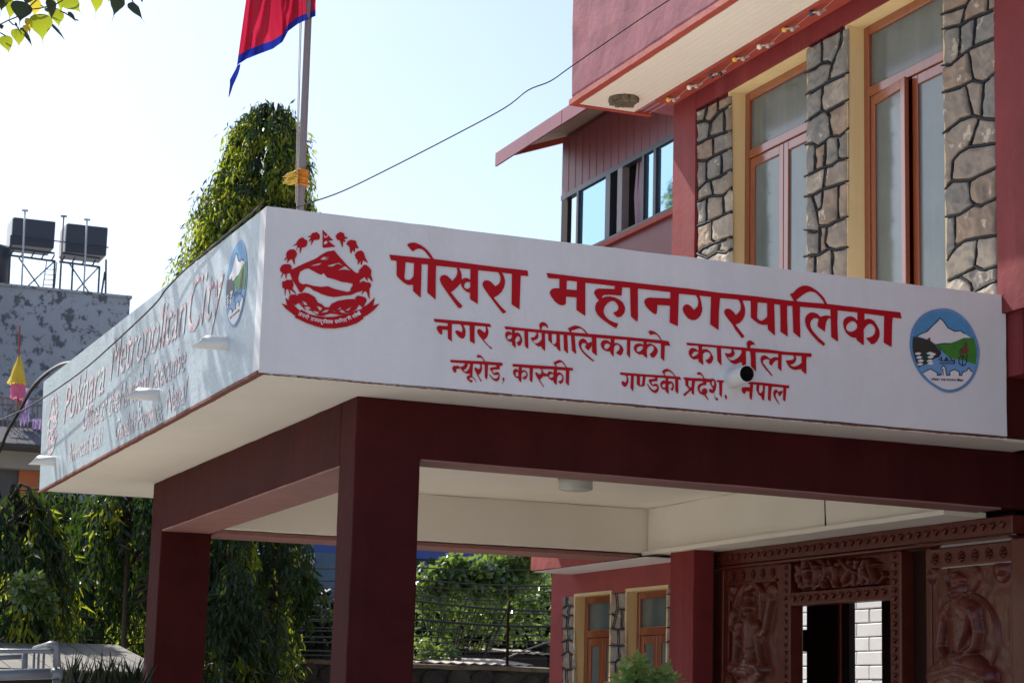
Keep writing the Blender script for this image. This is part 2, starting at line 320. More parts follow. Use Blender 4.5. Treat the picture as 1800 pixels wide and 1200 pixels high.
TRACE = '''@ पोखरा
+A 55,330 600,385 1100,435 1800,525 C 1100,245 1650,305 1662,422 1510,412 1320,375 1100,350 600,297 A 1760,635 1040,562 740,525 390,487 210,465 85,445
+A 210,450 205,770 260,835 350,915 430,962 490,972 557,962 B 435,245 435,380 595,520 608,100 A 735,530 735,450
-A 395,487 385,650 372,800 385,845 430,865 490,860 540,820 565,775 575,510
+A 870,500 855,1130 B 910,560 915,0 A 1040,570 1045,480
+A 425,125 440,105 500,80 570,73 620,85 720,130 800,185 860,240 930,330 1000,440 940,430 900,385 860,330 820,280 770,235 720,210 670,205 620,220 580,240 550,265 500,215
+A 1465,590 1490,660 1485,740 1455,800 1385,885 1330,825 1280,780 1215,755 1160,770 1125,810 1120,870 1150,950 1220,1050 1300,1170 B 1380,720 1425,745 1478,690 1430,640 1340,540 1230,400 1290,365 1370,290 1430,220 A 1580,860 1580,760 1560,690 1520,600
+A 1770,868 1700,822 1650,820 1600,840 1565,880 1560,940 1580,1000 1620,1060 1680,1110 1770,1142
-A 1770,910 1700,905 1650,930 1630,980 1640,1030 1690,1055 1740,1040 1770,1010
+C 445,260 435,905 600,1015 605,280
+C 1000,325 1050,370 1075,430 1080,500 1060,560 1020,610 965,635 930,595 880,545 820,515 760,510 715,540 700,590 710,640 750,710 820,810 890,900 1000,1050 1110,1190 1140,1215 1205,1175 1100,1080 1010,970 935,875 1020,830 1100,760 1150,670 1170,600 1175,520 1160,450 1130,380 1095,330
+C 1320,360 1310,1015 1480,1128 1495,700 1505,390
@ महानगरपालिका
+D 130,115 950,215 1800,300 E 1000,240 1800,325 F 1000,290 1800,370 G 700,310 1000,348 1800,415 H 1000,385 1715,465 1740,597 1550,575 1370,545 960,492 800,468 400,425 230,405 0,382 G 1150,465 1000,455 880,440 610,410 460,398 260,372 110,345 F 1510,455 1400,435 1030,405 840,380 590,355 170,312 E 1600,430 1420,400 730,325 570,310 400,295 240,268 D 1560,390 950,322 770,300 560,275 390,240 160,225
+D 400,230 400,440 330,435 260,445 210,490 195,540 230,620 300,710 370,770 430,798 490,798 530,775 540,740 540,615 780,635 780,480 550,462 560,265
+D 770,290 760,895 948,1025 948,310
+D 1570,380 1570,455 1220,445 1160,470 1130,520 1145,570 1190,640 1235,690 1180,750 1155,830 1160,910 1200,990 1290,1080 E 80,1040 180,1110 280,1160 325,1060 240,1040 130,985 60,920 20,850 12,780 40,700 90,640 150,595 210,582 260,605 300,650 325,700 322,760 290,800 210,835 290,925 340,930 400,900 450,840 467,760 455,690 420,620 350,560 260,515 150,490 60,495 -20,525 D 1300,620 1340,580 1450,575 1715,595 1725,420 1725,390
+E 572,300 580,700 590,915 730,1030 740,900 735,310
+E 1420,390 1420,535 980,515 920,530 880,570 870,610 900,690 980,780 1060,845 1110,868 1135,850 1150,670 1415,685 1405,1040 1580,1120 1600,430 1600,390
+F 520,340 560,420 570,500 555,580 480,655 430,595 380,550 320,535 270,560 240,610 250,680 290,760 360,835 430,870 500,872 560,840 620,770 650,690 655,620 640,520 620,430 590,345
+F 840,365 820,960 1000,1082 1005,700 1030,390
+F 1400,425 1450,490 1467,560 1460,650 1420,710 1365,762 1300,680 1240,635 1180,625 1130,650 1115,700 1130,750 1200,850 1290,960 M 1120,0 1250,165 1270,165 1305,130 1200,0 F 1450,1090 1355,965 1440,930 1510,860 1550,770 1562,680 1550,590 1500,445
+G 118,335 118,695 200,765 290,830 370,850 470,845 480,950 630,1075 620,700 612,395
-G 262,372 250,690 270,730 320,762 370,755 420,720 465,675 465,395
+G 735,420 745,700 745,990 900,1100 885,700 885,430
+G 997,450 1005,700 1015,1005 1165,1130 1155,700 1155,455
+G 940,200 980,190 1020,170 1070,110 1140,55 1220,25 1300,22 1400,55 1500,120 1600,210 1670,290 1735,425 1670,410 1640,340 1560,240 1480,170 1380,145 1300,165 1220,215 1150,270 1090,315 1075,330 1110,365 1040,360
+G 1590,685 1520,615 1440,588 1370,590 1300,640 1262,710 1265,800 1300,910 1370,1020 1470,1130 H -10,1095 95,1175 130,1130 60,1060 0,1010 G 1460,1020 1390,920 1370,830 1390,760 1440,710 1500,705 1550,730 1525,830 1530,890 1680,995 1690,900 1710,790 1750,720 1800,705 H 245,605 245,550 170,530 110,535 60,550 30,565
+H 235,395 245,600 255,985 390,1085 400,1040 385,700 390,415
+H 805,455 805,640 760,590 700,555 640,548 570,570 520,620 505,700 520,800 570,900 640,965 700,995 780,1005 800,1060 930,1155 945,1150 940,830 980,770 1030,720 1080,705 1130,730 1175,790 1185,850 1165,920 1120,970 1050,995 985,1005 1100,1138 1160,1130 1220,1080 1265,1000 1280,920 1265,830 1220,740 1160,650 1100,612 1040,600 1000,605 960,625 955,480
-H 670,655 620,690 580,740 565,800 590,850 640,872 700,872 760,840 800,790 800,730 770,680 720,655
+H 1370,530 1360,1105 1530,1200 1540,700 1555,560
@ नगर
+I 92,180 880,245 1280,290 1303,358 1180,345 950,330 840,322 710,312 640,300 480,290 385,278 105,248
+I 385,270 385,335 200,325 160,340 148,375 165,430 210,490 255,525 270,500 275,410 385,418 388,605 478,662 470,560 475,280
+I 640,290 680,340 695,390 690,440 680,468 640,445 590,425 550,435 540,455 570,510 620,565 680,600 725,595 755,540 765,450 755,400 735,350 705,300
+I 843,308 855,655 958,712 950,560 955,320
+I 1185,340 1190,420 1160,478 1110,430 1060,397 1020,405 1003,440 1015,490 1050,545 1110,615 1170,690 1240,760 1305,822 1330,800 1250,745 1190,680 1145,622 1190,600 1230,540 1248,460 1235,400 1215,340
@ कार्यपालिकाको
+J 82,218 500,262 840,295 1250,325 K 120,252 700,300 1200,345 1720,395 L 870,410 905,415 930,480 938,512 820,503 745,465 450,432 110,402 K 990,385 720,372 340,340 120,325 J 1680,430 1560,425 1410,405 1250,395 1080,380 940,372 860,358 700,345 580,332 500,318 300,305 240,290 105,285
+J 240,280 240,375 200,335 150,325 110,345 95,400 110,470 150,520 200,548 240,550 245,610 320,682 315,560 305,510 330,450 370,422 405,450 412,490 390,530 340,560 375,635 420,625 455,550 458,490 440,440 410,380 370,352 330,350 300,365 302,295
-J 215,398 160,410 135,465 160,495 205,490 238,460 240,410
+J 500,310 515,640 588,700 580,325
+J 865,305 860,280 880,225 920,212 960,225 1003,265 1005,240 985,180 940,145 890,128 840,145 815,190 825,240 840,305
+J 755,340 755,395 720,445 640,462 645,490 690,555 750,615 805,648 865,635 870,680 940,742 940,560 935,360 865,350 870,495 820,550 770,580 720,575 680,520 740,505 785,475 803,430 795,385 775,340
+J 1003,365 1010,515 1070,575 1140,640 1185,655 1190,690 1265,755 1255,600 1248,380
-J 1080,380 1085,570 1110,600 1145,595 1175,550 1180,390
+J 1328,385 1335,715 1425,800 1408,390
+J 1485,400 1505,735 1598,808 1560,410
+J 1408,240 1440,258 1500,222 1570,203 1640,212 1710,245 1780,300 1850,385 1810,380 1760,320 1700,270 1640,265 1560,295 1490,310 1500,355 1470,350
+K 155,445 120,385 60,355 J 1760,475 1690,490 1650,540 1643,590 1670,680 1720,760 1800,840 K 200,790 285,845 300,825 230,770 140,690 70,620 30,560 20,500 50,455 100,455 130,475 100,545 175,612 240,520 245,430 200,435 160,455
+K 245,310 250,620 260,655 355,725 345,560 340,330
+K 648,355 640,450 590,400 530,387 470,400 435,450 435,510 470,575 530,615 580,630 630,630 635,660 705,745 710,580 725,510 760,490 800,492 835,530 825,590 755,655 790,690 850,715 890,680 912,590 895,540 850,490 790,455 720,450 720,360
-K 575,460 520,480 503,540 525,575 565,580 610,545 635,490
+K 988,375 985,690 1050,770 1060,390
+K 1335,400 1335,490 1280,465 1220,460 1160,485 1128,540 1140,610 1190,665 1250,695 1325,695 1335,715 1415,775 1403,600 1430,540 1480,510 1530,510 1560,560 1540,620 1465,690 1500,745 1540,765 1600,720 1640,630 1620,560 1560,500 1500,470 1450,465 1403,485 1405,410
-K 1290,515 1220,530 1190,580 1195,625 1230,640 1290,610 1325,560 1325,520
+K 1705,445 1700,765 1775,835 1785,470
+K 1435,205 1480,190 1540,200 1610,240 1670,300 1725,400 1705,400 1650,315 1600,270 1540,265 1480,290
@ कार्यालय
+M 78,262 700,320 1340,372 N 720,405 1100,458 1640,490 1640,565 1530,563 1430,545 1290,540 1220,530 1010,515 940,500 460,462 350,445 255,440 M 1240,425 1060,405 810,378 720,370 410,345 335,332 100,320
+M 335,325 335,440 280,395 215,373 165,390 130,440 130,500 165,570 230,618 335,605 335,660 440,740 430,610 430,510 470,465 530,460 575,490 590,530 570,580 530,615 480,630 520,690 560,713 610,690 645,620 645,570 610,490 560,430 500,400 450,400 410,415 412,335
-M 300,450 240,460 195,510 195,550 230,558 280,535 330,490 330,455
+M 722,355 735,650 825,752 815,560 808,370
+M 1025,390 1035,440 1010,485 960,495 890,480 910,540 960,610 1010,670 1080,715 1140,712 1245,665 1255,730 1300,780 1340,782 1335,420 1240,415 1240,480 1200,550 1140,600 1070,635 1000,630 950,575 1020,575 1080,545 1103,490 1090,450 1060,395
+M 1430,385 1425,345 1445,315 1480,305 1535,310 1500,260 1450,225 1400,215 1360,245 1345,300 1365,345 1365,385
+M 1425,430 1440,580 1440,755 1550,880 1545,600 1538,445
+N 755,600 700,550 640,528 585,550 562,600 575,680 620,760 700,860 780,945 825,972 800,930 720,830 650,735 615,690 620,640 670,612 720,612 755,630 740,700 795,755 830,700 870,650 935,625 935,580 880,568 820,580 780,608
+N 938,490 928,795 1005,872 1010,505
+N 1255,520 1270,590 1240,625 1180,635 1095,638 1120,700 1170,780 1240,830 1300,840 1430,820 1435,860 1530,930 1530,700 1535,550 1430,535 1430,690 1370,735 1300,765 1240,765 1180,735 1260,710 1310,650 1320,600 1305,560 1290,530
@ न्यूरोड,
+O 133,205 850,240 1235,268 1245,332 1180,332 1110,322 930,310 800,300 620,292 510,288 440,280 148,262
+O 345,395 270,392 262,470 240,482 205,450 178,390 190,350 215,335 320,332
+O 440,275 440,310 395,348 335,352 365,405 420,465 490,503 550,498 560,545 605,570 612,400 625,285
-O 510,289 555,291 550,340 530,400 490,445 440,455 420,430 470,395 500,350
+O 555,530 520,535 485,570 490,610 540,660 585,685 615,670 600,630 560,635 540,605 560,580 600,580 640,610 695,688 700,680 660,610 610,560
+O 760,290 775,350 765,385 730,408 700,380 665,360 648,380 660,430 700,510 740,590 780,665 805,655 770,600 730,520 770,500 805,430 812,370 800,292
+O 865,290 868,570 905,630 925,560 938,300
+O 700,105 740,100 790,120 840,180 880,255 855,245 820,190 790,160 750,160 705,165
+O 1185,325 1180,410 1040,415 1020,435 1060,490 1120,460 1160,470 1185,520 1185,580 1160,640 1110,660 1050,635 1000,580 960,515 975,510 1020,570 1070,605 1120,600 1155,560 1155,520 1100,530 1060,525 1025,480 985,420 975,395 1010,365 1115,355 1110,315
+O 1240,590 1255,580 1285,600 1280,640 1235,720 1230,715 1260,650 1240,610
@ कास्की
+P 248,290 640,315 1120,345 1520,375 1532,435 1460,430 1380,430 1190,415 1130,408 880,400 690,385 610,382 450,365 380,352 262,350
+P 385,345 385,440 350,405 310,397 275,420 262,470 280,530 320,580 385,600 385,640 430,680 440,640 440,500 480,460 520,460 545,490 540,540 460,580 480,610 515,625 550,590 575,530 560,460 510,420 445,430 448,355
-P 375,460 330,465 315,500 320,545 350,555 380,550
+P 615,375 615,640 670,685 685,380
+P 848,390 865,440 860,490 815,520 780,475 740,470 733,490 760,560 800,620 850,700 905,780 922,770 870,700 828,620 870,590 900,545 940,562 985,545 985,510 910,480 890,440 872,395
+P 1130,395 1115,490 1070,455 1020,450 985,490 990,550 1030,610 1080,640 1115,640 1120,680 1185,742 1190,600 1210,540 1260,515 1300,545 1305,600 1280,640 1220,660 1240,700 1275,718 1320,670 1332,590 1320,530 1270,480 1230,468 1190,480 1190,400
-P 1080,505 1035,520 1020,560 1050,585 1090,580 1120,545 1115,515
+P 1380,420 1378,690 1440,755 1452,420
+P 1115,258 1160,240 1230,205 1280,215 1330,260 1405,365 1380,365 1330,295 1290,255 1240,265 1170,300 1185,355 1165,350 1130,290
@ गण्डकी
+Q 115,228 560,265 1060,298 1385,325 1412,385 1350,378 1280,370 1140,358 1080,350 910,340 840,335 660,322 480,308 270,298 125,282
+Q 225,285 255,330 262,390 235,445 190,418 155,420 148,450 165,495 200,530 230,540 265,510 298,430 295,360 270,290
+Q 350,295 340,560 395,632 405,560 412,300
+Q 475,300 475,480 520,520 590,530 640,515 660,315 600,315 585,490 560,500 540,490 542,305
+Q 912,335 910,415 790,425 780,445 810,490 870,465 910,480 938,530 938,590 910,650 860,670 800,640 740,580 685,475 700,470 750,540 800,590 850,610 890,580 905,530 880,520 820,525 770,490 740,440 722,400 735,378 855,365 860,330
+Q 1080,340 1085,410 1040,400 990,420 970,460 975,520 1010,580 1080,600 1090,640 1150,695 1140,500 1180,460 1215,470 1225,520 1210,560 1175,580 1230,622 1260,540 1255,490 1230,440 1190,415 1140,420 1130,345
-Q 1075,465 1020,480 1005,510 1020,545 1060,555 1080,530
+Q 1283,360 1285,620 1342,690 1352,600 1350,370
+Q 1000,210 1050,170 1100,155 1150,165 1220,215 1300,320 1270,310 1210,240 1150,205 1100,215 1060,245 1070,300 1050,297 1035,255
@ प्रदेश,
+S 370,275 600,290 830,300 960,310 940,380 860,372 790,360 650,355 540,348 480,340 415,345
+S 1075,328 1225,340 1232,385 1200,385 1090,372
+S 418,335 425,445 480,500 520,560 550,545 550,610 605,645 600,540 625,345 555,340
-S 482,345 485,450 505,480 545,490 556,345
+S 500,530 375,632 400,675 530,550
+S 790,350 790,390 720,410 675,460 680,540 720,610 780,645 815,650 905,762 910,745 850,640 885,590 870,520 830,500 780,520 760,590 725,560 720,500 760,450 860,435 862,360
+S 660,185 700,160 750,180 790,230 828,305 800,300 765,240 730,215 680,225
+S 925,340 945,430 1000,510 985,545 945,515 915,530 925,580 980,610 1010,600 1050,730 1075,765 1110,755 1105,705 1070,715 1050,690 1020,610 1060,530 1075,430 1065,370 1040,320 990,300 950,310
-S 1000,345 975,370 975,420 1005,465 1025,440 1030,390 1018,355
+S 1130,372 1135,640 1185,695 1195,560 1200,378
+S 1240,660 1265,640 1295,670 1298,710 1280,755 1265,720
@ नेपाल
+T 650,515 715,488 1050,515 1530,570 1532,622 1470,625 1400,610 1165,590 1075,580 1010,572 840,550 760,545 670,538
+T 705,530 700,605 560,602 525,630 525,680 560,735 595,745 620,690 690,690 690,830 740,875 755,700 770,535
+T 838,542 835,660 880,760 940,800 950,850 1000,890 1010,740 1020,565
-T 900,560 890,690 905,730 940,720 970,670 975,565
+T 1085,570 1078,860 1135,910 1150,700 1165,580
+T 1300,700 1260,650 1220,655 1190,710 1200,790 1250,880 1325,972 1325,955 1270,860 1240,790 1250,730 1290,710 1300,770 1330,800 1370,740 1400,690 1360,680
+T 1405,600 1395,865 1445,912 1460,760 1470,615
@ emblem
+U 930,290 905,315 800,325 770,390 735,440 735,420 755,320 700,360 695,345 740,265 650,262 740,225 760,180 860,155 925,210
+U 665,390 640,460 550,490 512,605 500,590 505,485 460,480 435,555 430,530 455,430 345,452 440,390 435,370 490,300 565,262 600,300 660,330
+U 450,620 420,690 400,720 400,845 380,830 345,730 300,735 230,815 235,790 245,715 155,770 225,675 215,620 240,560 300,520 390,520 430,570
+U 335,920 310,1020 240,1030 220,1140 205,1140 195,1035 160,1040 110,1130 105,1110 140,1020 90,980 85,920 130,850 200,830 290,830 330,870
+W 375,270 350,320 440,440 420,440 300,345 310,470 290,460 265,340 215,345 200,480 190,470 180,330 135,300 130,180 200,165 220,140 340,140 365,200
+W 500,620 400,680 270,580 280,490 340,450 430,455 520,520
+V 360,240 390,190 460,150 530,180 560,260 615,270 610,292 545,300 565,350 555,370 520,350 510,475 495,470 450,335 390,315
+V 585,410 615,350 690,315 790,340 805,420 850,490 830,500 775,490 765,590 720,530 690,620 670,580 650,465
+V 760,635 820,560 910,540 960,600 985,690 1050,810 935,750 910,860 890,840 885,765 820,860 830,750 785,710 785,680
+V 855,950 910,900 950,845 1010,845 1080,910 1118,965 1105,1060 1150,1190 1130,1195 1040,1105 1035,1200 970,1100 870,1180 840,1050
+X 870,210 940,160 1000,190 1080,200 1115,250 1075,340 1080,545 1060,530 1010,385 960,390 905,475 910,450 930,365 850,400
+X 770,520 830,470 920,490 1000,520 1018,580 960,690 945,740 860,665 780,780 765,770 800,650
+V 85,105 310,330 205,340 365,463 98,490 85,460
+U 330,945 600,815 830,720 970,625 1080,565 1230,540 V 420,650 600,850 720,960 790,1015 870,1015 X 870,210 870,380 690,460 550,475 330,505 180,480 60,440 W 850,385 800,370 710,300 640,290 590,350 545,410 500,400 430,270 350,150 U 300,1040
-U 510,990 620,930 700,925 850,1010 950,1055 1010,1020 1080,1110 1200,1140 X 300,120 480,180 640,205 720,215 715,270 680,320 670,380 600,395 450,360 330,330 200,275 60,290 W 800,270 640,225 560,235 490,190 470,110
-U 930,735 1000,680 1170,690 1000,705 1140,738
-U 810,840 900,815 990,810 900,850 720,880
-U 1090,860 1330,800 V 540,880 400,820 300,880 200,880
-V 400,965 560,870 680,970 540,940
-V 440,990 520,1020 490,1000
+W 460,440 600,410 700,430 830,510 850,560 930,620 1040,720 1130,720 1165,650 X 420,580 600,550 750,545 830,600 770,780 700,820 540,870 450,880 250,850 W 1000,900 870,890 740,790 620,770 540,700 490,640
-W 550,580 640,620 670,690 600,670
-W 590,710 700,710 740,750 660,775
-W 780,790 900,820 900,870 820,845
-W 940,840 1040,780 1130,762 1080,820
-W 480,600 580,670 560,670
-W 860,700 910,700 980,740 930,800
-W 1145,762 1290,835 1240,825
-X 380,770 480,710 460,765
-X 560,780 690,710 640,790
-X 430,800 500,770 600,850 480,830
-W 860,600 900,560 960,450 1040,470 970,530 1080,530 1140,640 1060,600 1000,650 930,640
-W 870,400 900,400 880,520
+W 120,635 240,680 195,510 300,600 450,740 500,790 540,770 700,860 850,900 X 160,925 350,915 620,855 820,780 880,770 940,720 1050,650 1190,510 1155,680 1290,640 1180,770 1050,870 940,930 950,960 800,1060 600,1125 350,1165 100,1160 W 880,1130 640,1050 400,935 410,900 300,820 200,740
'''
def parse_trace():
    words = {}; cur = None
    for ln in TRACE.strip().splitlines():
        if ln[0] == '@': cur = ln[2:].strip(); words[cur] = []; continue
        ox = oy = 0; pts = []
        for tk in ln[1:].split():
            if tk in CROP: ox, oy = CROP[tk]
            else:
                a, b = tk.split(','); pts.append((ox + float(a) / 12, oy + float(b) / 12))
        words[cur].append((ln[0], pts))
    return words
WORDS = parse_trace()
# tiny Devanagari strokes in a unit box, for the small print on the two emblems
GL = {'ज': [(.75, 0, .75, 1), (.75, .45, .3, .45, .1, .8, .35, .95)], 'न': [(.8, 0, .8, 1), (.8, .5, .2, .5, .25, .75)], 'ी': [(.3, 0, .3, 1), (.3, 0, .1, -.4, -.4, -.3)], 'म': [(.8, 0, .8, 1), (.2, 0, .2, .7, .8, .6)],
      'भ': [(.8, 0, .8, 1), (.2, .1, .3, .7, .8, .6)], 'ू': [(0, 1, -.3, 1.3, .1, 1.5)], 'ि': [(.5, 0, .5, 1), (.5, 0, .8, -.4, 1.5, 0)], 'श': [(.8, 0, .8, 1), (.1, .2, .5, .4, .2, .7, .5, 1)], 'च': [(.8, 0, .8, 1), (.1, .3, .8, .3), (.3, .3, .3, .8, .8, .7)],
      'स': [(.8, 0, .8, 1), (.4, 0, .4, .5, .1, .5, .5, 1), (.4, .5, .8, .5)], 'व': [(.8, 0, .8, 1), (.8, .3, .2, .4, .3, .8, .8, .8)], 'ग': [(.8, 0, .8, 1), (.4, 0, .4, .7, .15, .6)], 'र': [(.5, 0, .6, .4, .2, .4, .6, 1)], 'ा': [(.3, 0, .3, 1)],
      'द': [(.6, 0, .6, .3, .2, .5, .5, .8, .7, 1.1)], 'प': [(.8, 0, .8, 1), (.2, 0, .2, .6, .8, .6)], 'य': [(.8, 0, .8, 1), (.2, 0, .4, .3, .2, .5, .8, .7)], 'ो': [(.3, 0, .3, 1), (.3, 0, 0, -.4)], 'ख': [(.9, 0, .9, 1), (.2, 0, .3, .4, .1, .4, .5, .9), (.9, .4, .5, .6)],
      'ह': [(.6, 0, .6, .3, .2, .4, .7, .6, .3, .9, .6, 1.1)], 'ल': [(.8, 0, .8, 1), (.8, .4, .5, .3, .4, .7), (.5, .4, .1, .3, .1, .8)], 'क': [(.5, 0, .5, 1), (.5, .4, .1, .4, .2, .8, .5, .6, .9, .4, .9, .8)], 'र्': [(.2, 0, .0, -.4, .3, -.3)], ' ': []}
GW = {'ी': .5, 'ि': .6, 'ा': .45, 'ो': .45, 'ू': 0, 'र्': 0, 'र': .75, ' ': .6}
def tiny_text(chars, path, h, r):
    """strokes of a line of small print laid along a curve path(t)->(x,y,angle); chars is a list of glyph keys"""
    tot = sum(GW.get(c, .95) for c in chars); ops = []; u = 0
    for c in chars:
        wd = GW.get(c, .95); x, y, a = path(u / tot); x2, y2, a2 = path((u + wd) / tot)
        un = math.hypot(x2 - x, y2 - y) / max(wd, .01) if wd else h
        ca, sa = math.cos(a), math.sin(a)
        if c != ' ' and wd: ops.append(('s', [(x, y), (x2, y2)], r))
        for st in GL[c]:
            q = [(x + ca * st[k] * un - sa * st[k + 1] * h, y + sa * st[k] * un + ca * st[k + 1] * h) for k in range(0, len(st), 2)]
            ops.append(('s', q, r))
        u += wd
    return ops
Y0, X0, XF = 11.363, 2.925, 8.14
def on_front(off): return lambda x, y: P(x, y, 1, Y0 - off)
def on_left(fn, cpx, cfront, s=1.0):
    """same drawing, moved to the left face and centred where photo pixel cpx hits it"""
    c = P(*cpx, 0, X0); q = P(*cfront, 1, Y0)
    def g(off):
        off = .004 + max(0, off - .006) * .45
        def h(x, y):
            p = P(x, y, 1, Y0); return Vector((X0 - off, c.y - (p.x - q.x) * s, c.z + (p.z - q.z) * s))
        return h
    return g
# ================================================================ SETTING
g = MB(); g.add([(-400, -300, 0), (500, -300, 0), (500, 900, 0), (-400, 900, 0)], [(0, 1, 2, 3)]); tag(g.build('ground', M['ground']), kind='structure')
g = MB(); g.add([(-200, 34, .004), (200, 34, .004), (200, 41, .004), (-200, 41, .004)], [(0, 1, 2, 3)]); tag(g.build('road', M['asphalt']), kind='structure')
# ================================================================ ENTRANCE CANOPY
can = thing('entrance_canopy', 'white hand-lettered concrete canopy on maroon columns over the entrance', 'canopy', (X0, Y0, 0))
ZS, YE, XE = 3.478, 19.42, 8.135
def prism(name, a, b, mt, par, bevel=.012, rough=None):
    o = MB().hexa(a, b).build(name, mt, par)
    if rough: roughen(o, *rough)
    if bevel:
        bb = o.modifiers.new('bevel', 'BEVEL'); bb.width = bevel; bb.segments = 2; bb.limit_method = 'ANGLE'; bb.angle_limit = .9
    return o
# fascia: front and left parapet walls with the true slightly crooked top
zt = [4.475, 4.463, 4.565, 4.5]
prism('front_fascia', [(X0, Y0, ZS), (XE, Y0, ZS + .012), (XE, Y0 + .14, ZS + .012), (X0, Y0 + .14, ZS)], [(X0 - .002, Y0, zt[0]), (XE + .01, Y0, zt[1]), (XE + .01, Y0 + .14, zt[1]), (X0 - .002, Y0 + .14, zt[0])], M['white'], can, 0, (.05, .006))
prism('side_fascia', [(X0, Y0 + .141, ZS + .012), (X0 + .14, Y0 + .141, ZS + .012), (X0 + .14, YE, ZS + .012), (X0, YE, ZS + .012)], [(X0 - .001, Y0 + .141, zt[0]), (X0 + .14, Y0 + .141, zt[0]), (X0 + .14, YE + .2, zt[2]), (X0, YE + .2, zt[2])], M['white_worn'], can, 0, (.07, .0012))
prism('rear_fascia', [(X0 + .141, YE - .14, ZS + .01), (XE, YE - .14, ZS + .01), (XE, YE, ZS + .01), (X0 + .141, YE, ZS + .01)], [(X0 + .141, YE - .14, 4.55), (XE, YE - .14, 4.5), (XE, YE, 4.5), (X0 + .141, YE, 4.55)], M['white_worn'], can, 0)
o = box('roof_slab', X0 + .003, 8.598, Y0 + .142, YE - .142, ZS + .001, ZS + .2, M['soffit'], can)
o = box('soffit_edge', X0 - .008, X0 + .035, Y0 + .01, YE + .01, ZS - .006, ZS + .013, M['edge'], can); roughen(o, .05, .006)
bm = MB()
bm.box(X0 + .04, XE, Y0 + .002, Y0 + .14, ZS - .012, ZS - .001); o = bm.build('soffit_strip', M['soffit'], can)
pts = [P(x, 655.5 + (x - 455) * .0861 + 1 + random.uniform(-.4, .4), 1, Y0 - .003) for x in range(462, 1766, 6)]
c = MB()
for a in range(0, len(pts) - 1):
    c.tube([pts[a], pts[a + 1]], random.uniform(.0018, .0045) + .003 * a / len(pts), 4)
tag(c.build('edge_crack', M['edge'], can), kind='stuff')
# maroon extension of the fascia past the white part
box('fascia_end', XE + .012, 9.4, Y0 + .03, Y0 + .5, ZS + .02, 4.6, M['maroon_dark'], can)
# beams and ceilings
def beam(name, x0, x1, y0, y1, za, zb, mt, along):
    if along == 'x': a = [(x0, y0, za), (x1, y0, zb), (x1, y1, zb), (x0, y1, za)]
    else: a = [(x0, y0, za), (x1, y0, za), (x1, y1, zb), (x0, y1, zb)]
    return prism(name, a, [(x0, y0, ZS), (x1, y0, ZS), (x1, y1, ZS), (x0, y1, ZS)], mt, can, .008, (.09, .007))
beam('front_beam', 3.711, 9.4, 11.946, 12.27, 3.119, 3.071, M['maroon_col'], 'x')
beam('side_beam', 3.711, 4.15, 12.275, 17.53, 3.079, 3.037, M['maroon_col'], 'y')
rb = beam('rear_beam', 4.16, 8.598, 17.30, 17.88, 3.05, 3.06, M['soffit'], 'x')
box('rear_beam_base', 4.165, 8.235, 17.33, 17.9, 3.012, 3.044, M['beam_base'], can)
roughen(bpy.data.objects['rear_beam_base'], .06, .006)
beam('inner_beam', 8.30, 8.58, 12.28, 17.29, 3.075, 3.075, M['soffit'], 'y')
box('beam_ledge', 8.24, 8.60, 12.28, 17.29, 3.035, 3.072, M['soffit'], can); roughen(bpy.data.objects['beam_ledge'], .08, .005)
c = MB(); c.tube([(8.298, 14.03, 3.46), (8.298, 14.035, 3.28), (8.298, 14.02, 3.085)], [.002, .005, .008], 6); tag(c.build('stain', M['mortar'], can), label='dark water stain down the cream beam by the lamp')
def column(x0, x1, y0, y1, zt_, tb=0):
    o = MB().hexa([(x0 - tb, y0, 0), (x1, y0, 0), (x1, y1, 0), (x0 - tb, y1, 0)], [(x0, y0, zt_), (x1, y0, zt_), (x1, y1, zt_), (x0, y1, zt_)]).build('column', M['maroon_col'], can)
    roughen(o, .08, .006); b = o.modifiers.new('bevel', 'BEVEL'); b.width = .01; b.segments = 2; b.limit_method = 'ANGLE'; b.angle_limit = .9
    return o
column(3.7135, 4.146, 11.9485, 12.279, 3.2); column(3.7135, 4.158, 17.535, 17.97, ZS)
for nm, q in (('beam_base', (4.15, 8.5, 11.955, 12.262, 3.108, 3.070)), ):  # added underside plates whose pink stands for ground bounce
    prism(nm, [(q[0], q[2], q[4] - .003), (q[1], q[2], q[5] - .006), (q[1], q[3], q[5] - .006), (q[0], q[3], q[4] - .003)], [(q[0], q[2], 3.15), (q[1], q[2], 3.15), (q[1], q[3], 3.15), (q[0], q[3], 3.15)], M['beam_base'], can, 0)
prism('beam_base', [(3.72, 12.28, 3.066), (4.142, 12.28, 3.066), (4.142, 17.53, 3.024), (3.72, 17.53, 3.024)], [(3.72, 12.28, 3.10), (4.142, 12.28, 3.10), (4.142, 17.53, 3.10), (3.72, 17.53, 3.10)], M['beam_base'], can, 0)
# ceiling lamp
lp = P(1012, 838, 2, ZS)
l = MB(); l.tube([(lp.x, lp.y, ZS - .001), (lp.x, lp.y, ZS - .02)], .150, 28); lamp = l.build('ceiling_lamp', M['steel'], can)
l = MB(); l.tube([(lp.x, lp.y, ZS - .021), (lp.x, lp.y, ZS - .10), (lp.x, lp.y, ZS - .112)], [.142, .142, .12], 28); l.build('lamp_cover', M['lamp_glass'], lamp, True)
